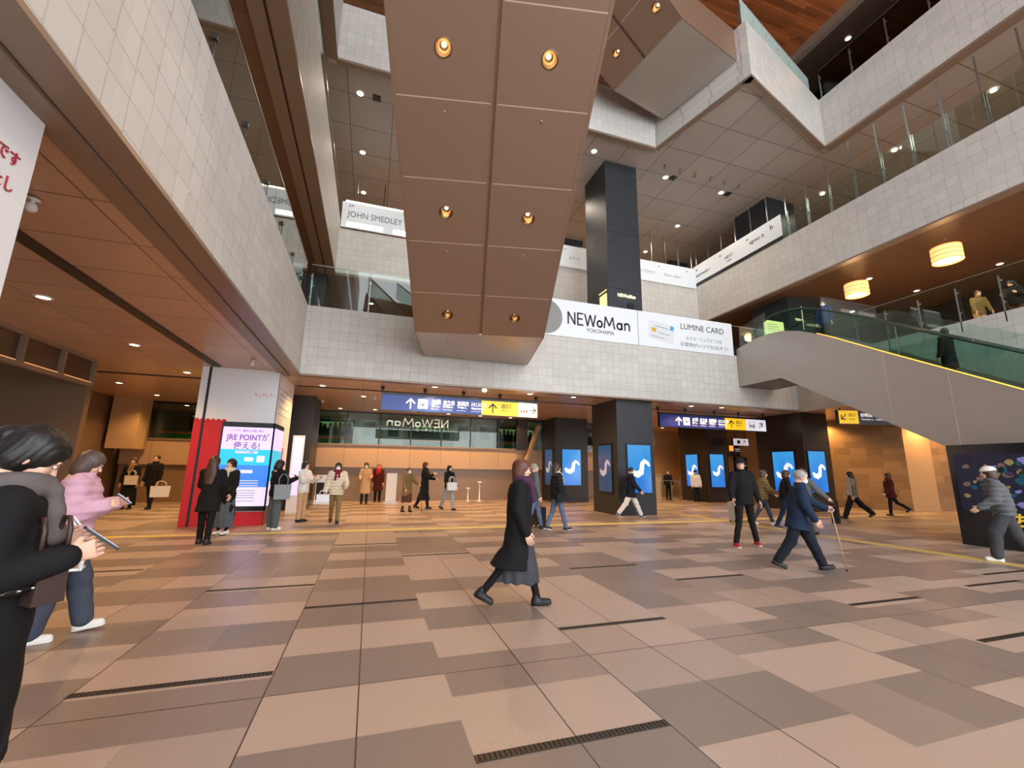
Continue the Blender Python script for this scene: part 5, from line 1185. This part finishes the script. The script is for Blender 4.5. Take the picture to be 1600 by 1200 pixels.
st_.build('stud_row', M['chrome'], bo)
# 2 pink jacket
p = person(-2.55, 5.12, 74, 1.61, 'person in a pink padded jacket and dark jeans walking with a phone at the left', K['pink'], K['denimd'], Hh['ash'], Sh['white'], puff=2.6, lean=3, head=(24, 0), legs=((16, 4), (-5, 5)), arms=((0, 12, 104), (-6, 10, 112)), hands=('grip', 'grip'), bot_w=1.5, hairstyle='bob', res=.0115, sole=Sh['solew'])
phone((p['hands'][0]+p['hands'][1])/2+V((.02, .01, .03)), p['rz'], 'phone held up by the person in the pink jacket')
tote((-2.40, 4.74, .62), .25, .32, .14, .25, 'taupe tote bag with white trim and pale letters beside the pink jacket', mat('taupe', (138, 118, 106), .6), text='RFUR', trim_m=M['white'], hs=.17)
# 3 far left pair
p = person(-7.7, 18.2, 175, 1.69, 'person in black with curly hair at the far left, the left one of the pair', K['black'], K['black'], Hh['brown'], Sh['black'], bot='skirt', bot_len=.12, bot_w=1.2, hairstyle='curly', top_kind='jacket', res=.018, scarf=K['khaki'], group=None)
tote(p['hip'][0]+V((-.1, -.2, -.15)), 0, .34, .1, .3, 'cream handbag carried by the left one of the far left pair', K['cream'])
p = person(-7.02, 18.1, 190, 1.80, 'person in a black coat at the far left, right one of the pair', K['black'], K['black2'], Hh['black'], Sh['black'], top_len=.7, top_kind='coat', hairstyle='short', legs=((10, 0), (-10, 5)), res=.018)
tote(p['hands'][0]+V((.12, -.1, -.42)), .3, .5, .12, .36, 'white paper carrier hanging beside the pair at the far left', M['white'])
# 4,5 before the advertising pillar
person(-2.95, 10.11, 5, 1.66, 'person with very long auburn hair and black coat seen from behind, by the red pillar', K['black'], K['black'], Hh['brown'], Sh['black'], top_len=.62, top_kind='coat', hairstyle='long', arms=((20, 10, 60), (20, 10, 60)), legs=((4, 0), (-6, 2)), head=(12, 0))
p = person(-2.98, 11.35, 205, 1.62, 'person in a long black jacket and grey skirt facing the long haired one', K['black'], K['greyb'], Hh['black'], Sh['white'], top_len=.42, top_kind='coat', bot='skirt', bot_len=.16, bot_w=1.15, hairstyle='bob', arms=((10, 10, 20), (25, 12, 90)), scarf=K['cream'], z0=.009)
# 6,7 right of the pillar
p = person(-2.12, 12.0, 50, 1.63, 'person in black top and grey wide trousers with a phone, at the pillar corner', K['black'], K['greyb'], Hh['black'], Sh['white'], bot_w=1.5, hairstyle='curly', arms=((30, 10, 70), (36, 10, 75)), head=(18, 0), hands=('grip', 'grip'), puff=1.4, sole=Sh['solew'])
phone((p['hands'][0]+p['hands'][1])/2+V((.02, .03, .04)), p['rz'], 'phone held by the person at the pillar corner')
tote(p['hip'][1]+V((.05, -.14, -.2)), .2, .34, .12, .34, 'grey shoulder tote on the person at the pillar corner', mat('grey_canvas', (136, 142, 146), .8), hs=.24)
person(-1.72, 13.5, 120, 1.62, 'person in white top and beige trousers half hidden behind the pillar corner', K['white'], K['beige'], Hh['black'], Sh['black'], hairstyle='bob', arms=((30, 8, 80), (30, 8, 80)), boots=True, bot_w=1.1)
# 8 cream jacket walking to the camera
p = person(-.83, 13.04, 178, 1.62, 'person in a cream down jacket and red scarf walking forward with a white paper bag', K['cream'], K['khaki'], Hh['black'], Sh['black'], puff=2.2, mask=True, hairstyle='bob', scarf=cloth('dark_red_scarf', (120, 30, 44)), legs=((16, 4), (-14, 10)), arms=((15, 16, 55), (5, 16, 25)))
tote(p['hands'][1]+V((-.02, -.14, -.2)), .1, .3, .1, .2, 'white paper bag held by the person in the cream jacket', M['white'], hs=.1)
# 9,10
person(-.14, 19.4, 180, 1.68, 'person in a long beige coat and mask at the far end', K['beige'], K['black'], Hh['black'], Sh['black'], top_len=.42, top_kind='coat', bot_w=.9, hairstyle='bob', mask=True, arms=((15, 12, 70), (10, 12, 60)), boots=True, res=.018)
person(.40, 20.3, 190, 1.66, 'person with ginger hair, red scarf and dark coat at the far end', K['wine'], K['black'], Hh['ginger'], Sh['black'], top_len=.5, top_kind='coat', hairstyle='bob', scarf=K['red'], res=.018)
# 11,12
p = person(1.29, 15.73, 150, 1.50, 'short elderly person in an olive jacket and brown skirt with a walking stick', K['olive'], K['brown'], Hh['brown'], Sh['black'], bot='skirt', bot_len=.38, top_len=.62, hairstyle='short', mask=True, boots=True, lean=7, arms=((35, 10, 25), (5, 10, 20)), hands=('grip', 'relax'), res=.016, legs=((8, 0), (-6, 4)))
cane(p['hands'][0], (p['hands'][0].x+.1, p['hands'][0].y-.1, 0), 'thin dark walking stick of the elderly person in olive', M['rubber'])
person(2.02, 16.84, 115, 1.72, 'person in a long black coat with brown hair checking something, left of centre', K['black'], K['black'], Hh['brown'], Sh['black'], top_len=.32, top_kind='coat', hairstyle='bob', arms=((20, 8, 60), (30, 8, 85)), legs=((8, 0), (-12, 16)), res=.016)
# 13
p = person(2.83, 16.2, 150, 1.61, 'person in a black jacket and light jeans carrying a white bag in front', K['black'], cloth('light_denim', (146, 158, 166)), Hh['black'], Sh['black'], hairstyle='bob', legs=((14, 4), (-18, 12)), bot_w=1.15, res=.016, arms=((10, 10, 20), (12, 10, 25)))
tote(p['chest']+V((.05, -.3, -.46)), .4, .36, .12, .28, 'white bag in front of the person in light jeans', M['white'], hs=.2)
# 14 the main figure
p = person(1.68, 4.88, 114, 1.63, 'person striding past in the middle in a long black coat, grey skirt and purple scarf', K['black'], K['greyd'], Hh['auburn'], Sh['black'], top_len=.44, top_kind='coat', bot='skirt', bot_len=.28, bot_w=.86, hairstyle='bob', lean=3, legs=((16, 2), (-20, 20)), arms=((-2, 9, 10), (-2, 9, 22)), scarf=K['plaid'], res=.0105, puff=1.6, head=(4, 4), cback=.05, skf=.04)
# 15,16
person(4.12, 10.75, 100, 1.66, 'grey haired person in a jacket and jeans behind the striding one', K['grey'], K['denim'], Hh['grey'], Sh['black'], hairstyle='short', legs=((16, 3), (-14, 10)))
p = person(4.62, 10.45, 95, 1.66, 'person with long brown hair, black puffer and blue jeans behind the striding one', K['black2'], K['denim'], Hh['brown'], Sh['black'], puff=2.2, hairstyle='long', scarf=K['cream'], legs=((-12, 12), (16, 3)), sole=Sh['solew'])
suitcase(4.42, 11.25, .3, 'black suitcase rolling beside the person in the black puffer', mat('black_case', (24, 24, 26), .35), .36, .5)
tote(p['hip'][1]+V((.0, -.12, -.2)), .1, .26, .1, .2, 'small black shoulder bag with a pale label on the black puffer', K['black2'], hs=.2)
# 17
p = person(8.32, 12.78, 118, 1.67, 'person in a navy hooded coat and white trousers walking past the centre column', cloth('deep_navy', (24, 28, 40)), K['white'], Hh['black'], Sh['black'], top_len=.66, top_kind='coat', hairstyle='short', mask=True, legs=((24, 2), (-24, 14)), bot_w=1.3, lean=5, arms=((-25, 8, 15), (18, 8, 20)), sole=Sh['solew'], head=(6, 0), puff=1.6)
bp_ = MB(); e = empty('backpack', p['chest']+V((-.19, .02, -.3)), p['rz'], 'black backpack on the person walking past the centre column', 'backpack')
f = Field((-.2, -.16, -.05), (.2, .16, .5), .012); f.un(f.loft([((0, 0, 0), .13, .07), ((0, -.01, .2), .15, .085), ((0, 0, .42), .12, .06)], 3), 0); newobj('pack', join([(*f.mesh(), 0)], 'pack'), K['black'], e)
# 18,19
person(15.3, 19.9, 200, 1.56, 'guard in black with a mask behind the ticket hall barrier', K['black'], K['black'], Hh['black'], Sh['black'], hairstyle='short', mask=True, res=.018)
person(16.0, 18.6, 210, 1.58, 'person in a white jacket, dark cap and black trousers by the ticket hall', K['white'], K['black'], Hh['black'], Sh['black'], hairstyle='short', cap_=(K['black'], True), puff=1.8, bot_w=1.3, res=.018)
# 20
person(7.62, 7.46, 205, 1.80, 'tall person in black with a cap and red trainers walking forward', K['black'], K['black'], Hh['black'], Sh['red'], hairstyle='short', cap_=(K['black'], True), lean=2, spread=.26, legs=((-8, 6), (10, 3)), arms=((-6, 14, 25), (6, 16, 30)), puff=1.3, inner=None, sole=Sh['solew'], bot_w=.95, head=(-4, 25), res=.0115)
suitcase(10.85, 11.0, .4, 'silver suitcase standing behind the tall person with the cap', mat('silver_case', (186, 184, 178), .3, .6), .36, .6)
# 21,22
person(11.15, 10.2, 130, 1.60, 'person in a khaki jacket and jeans behind the old man', K['khaki'], K['denimd'], Hh['ash'], Sh['white'], hairstyle='bob', legs=((18, 4), (-18, 12)), lean=10, puff=1.8, sole=Sh['solew'], arms=((10, 10, 40), (15, 10, 40)), z0=.009)
person(11.0, 9.35, 128, 1.60, 'person in black with dark red-brown hair next to the khaki jacket', K['black'], K['navy'], Hh['brown'], Sh['black'], hairstyle='bob', legs=((20, 4), (-14, 12)), lean=12, sole=Sh['solew'], z0=.009)
# 23 old man
p = person(6.70, 5.50, 132, 1.60, 'old man in a navy coat and mask leaning on a wooden walking stick', K['navy'], cloth('dark_navy', (30, 33, 42)), Hh['grey'], Sh['black'], hairstyle='short', mask=True, top_len=.66, top_kind='coat', lean=12, legs=((24, 4), (-20, 14)), arms=((34, 10, 22), (-2, 10, 24)), hands=('grip', 'relax'), head=(10, -5), bot_w=1.35, res=.0115, puff=1.4)
cane(p['hands'][0]+V((0, 0, 0)), (7.28, 5.22, 0), 'light wooden walking stick held by the old man', mat('cane_wood', (186, 146, 104), .45))
# 24
p = person(10.4, 8.25, 100, 1.62, 'person in a grey jacket partly hidden behind the old man', K['grey'], K['greyd'], Hh['ash'], Sh['black'], hairstyle='short', arms=((25, 30, 10), (30, 25, 10)), legs=((14, 2), (-14, 10)), mask=True, puff=1.4, z0=.009)
tote(p['hands'][1]+V((.05, -.05, -.52)), .5, .34, .14, .36, 'black carrier bag hanging from the grey jacket\'s hand', K['black'], hs=.14)
# 25,26,27
p = person(15.9, 10.9, -42, 1.62, 'person in a pale top and wide black trousers walking left past the stone wall', cloth('pale_grey', (158, 162, 158)), K['black'], Hh['black'], Sh['black'], hairstyle='bob', legs=((20, 0), (-34, 12)), bot_w=1.45, arms=((-8, 8, 15), (6, 8, 20)))
tote(p['hip'][0]+V((-.05, -.1, -.1)), .8, .28, .12, .36, 'grey green shoulder bag on the person in the pale top', cloth('sage', (110, 108, 92)), hs=.26)
person(18.8, 11.5, -40, 1.58, 'person in a dark red furry jacket walking left before the stone wall', K['wine'], K['black'], Hh['auburn'], Sh['black'], puff=2.2, top_len=.72, hairstyle='curly', legs=((6, 2), (-26, 30)), arms=((8, 14, 25), (-8, 14, 20)), z0=.009)
person(25.0, 11.7, 215, 1.58, 'person in dark clothes leaning near the wall beside the poster totem', K['black2'], K['black'], Hh['brown'], Sh['black'], hairstyle='bob', arms=((20, 10, 70), (20, 10, 70)), lean=-8, legs=((14, 0), (8, 0)), res=.018)
# 28
p = person(11.0, 4.93, -34, 1.70, 'person in grey with a white cap hurrying left at the right edge', K['grey'], K['greyd'], Hh['brown'], Sh['white'], hairstyle='bob', cap_=(K['white'], False), lean=12, legs=((24, 20), (-16, 12)), arms=((2, 10, 45), (-25, 12, 30)), puff=1.8, bot_w=1.5, sole=Sh['solew'], res=.0115, z0=.009)
# 29 on the escalator, 30-31 upper deck
yy_ = 6.95; person(14.45, yy_, 5, 1.60, 'person in black riding the grey escalator, seen from behind', K['black'], K['black2'], Hh['black'], Sh['black'], top_len=.55, top_kind='coat', hairstyle='bun', mask=True, z0=5.98-math.floor((10.75-yy_)/.4)*.24-.02, res=.016, head=(0, 40))
person(14.42, 10.0, 250, 1.60, 'person in a blue jacket stepping onto the grey escalator at its top', K['blue'], K['black'], Hh['black'], Sh['black'], hairstyle='short', mask=True, z0=5.75, res=.018)
person(18.55, 7.95, 215, 1.52, 'person in an olive top at the upper right railing, left of the dark haired one', K['olive'], K['beige'], Hh['brown'], Sh['black'], hairstyle='short', z0=5.95, res=.018, lean=12, head=(15, 0))
person(18.6, 7.12, 265, 1.56, 'dark haired person in black at the upper right railing', K['black'], K['brown'], Hh['black'], Sh['black'], hairstyle='long', z0=5.95, res=.018, head=(20, 20), arms=((25, 10, 70), (25, 10, 70)))
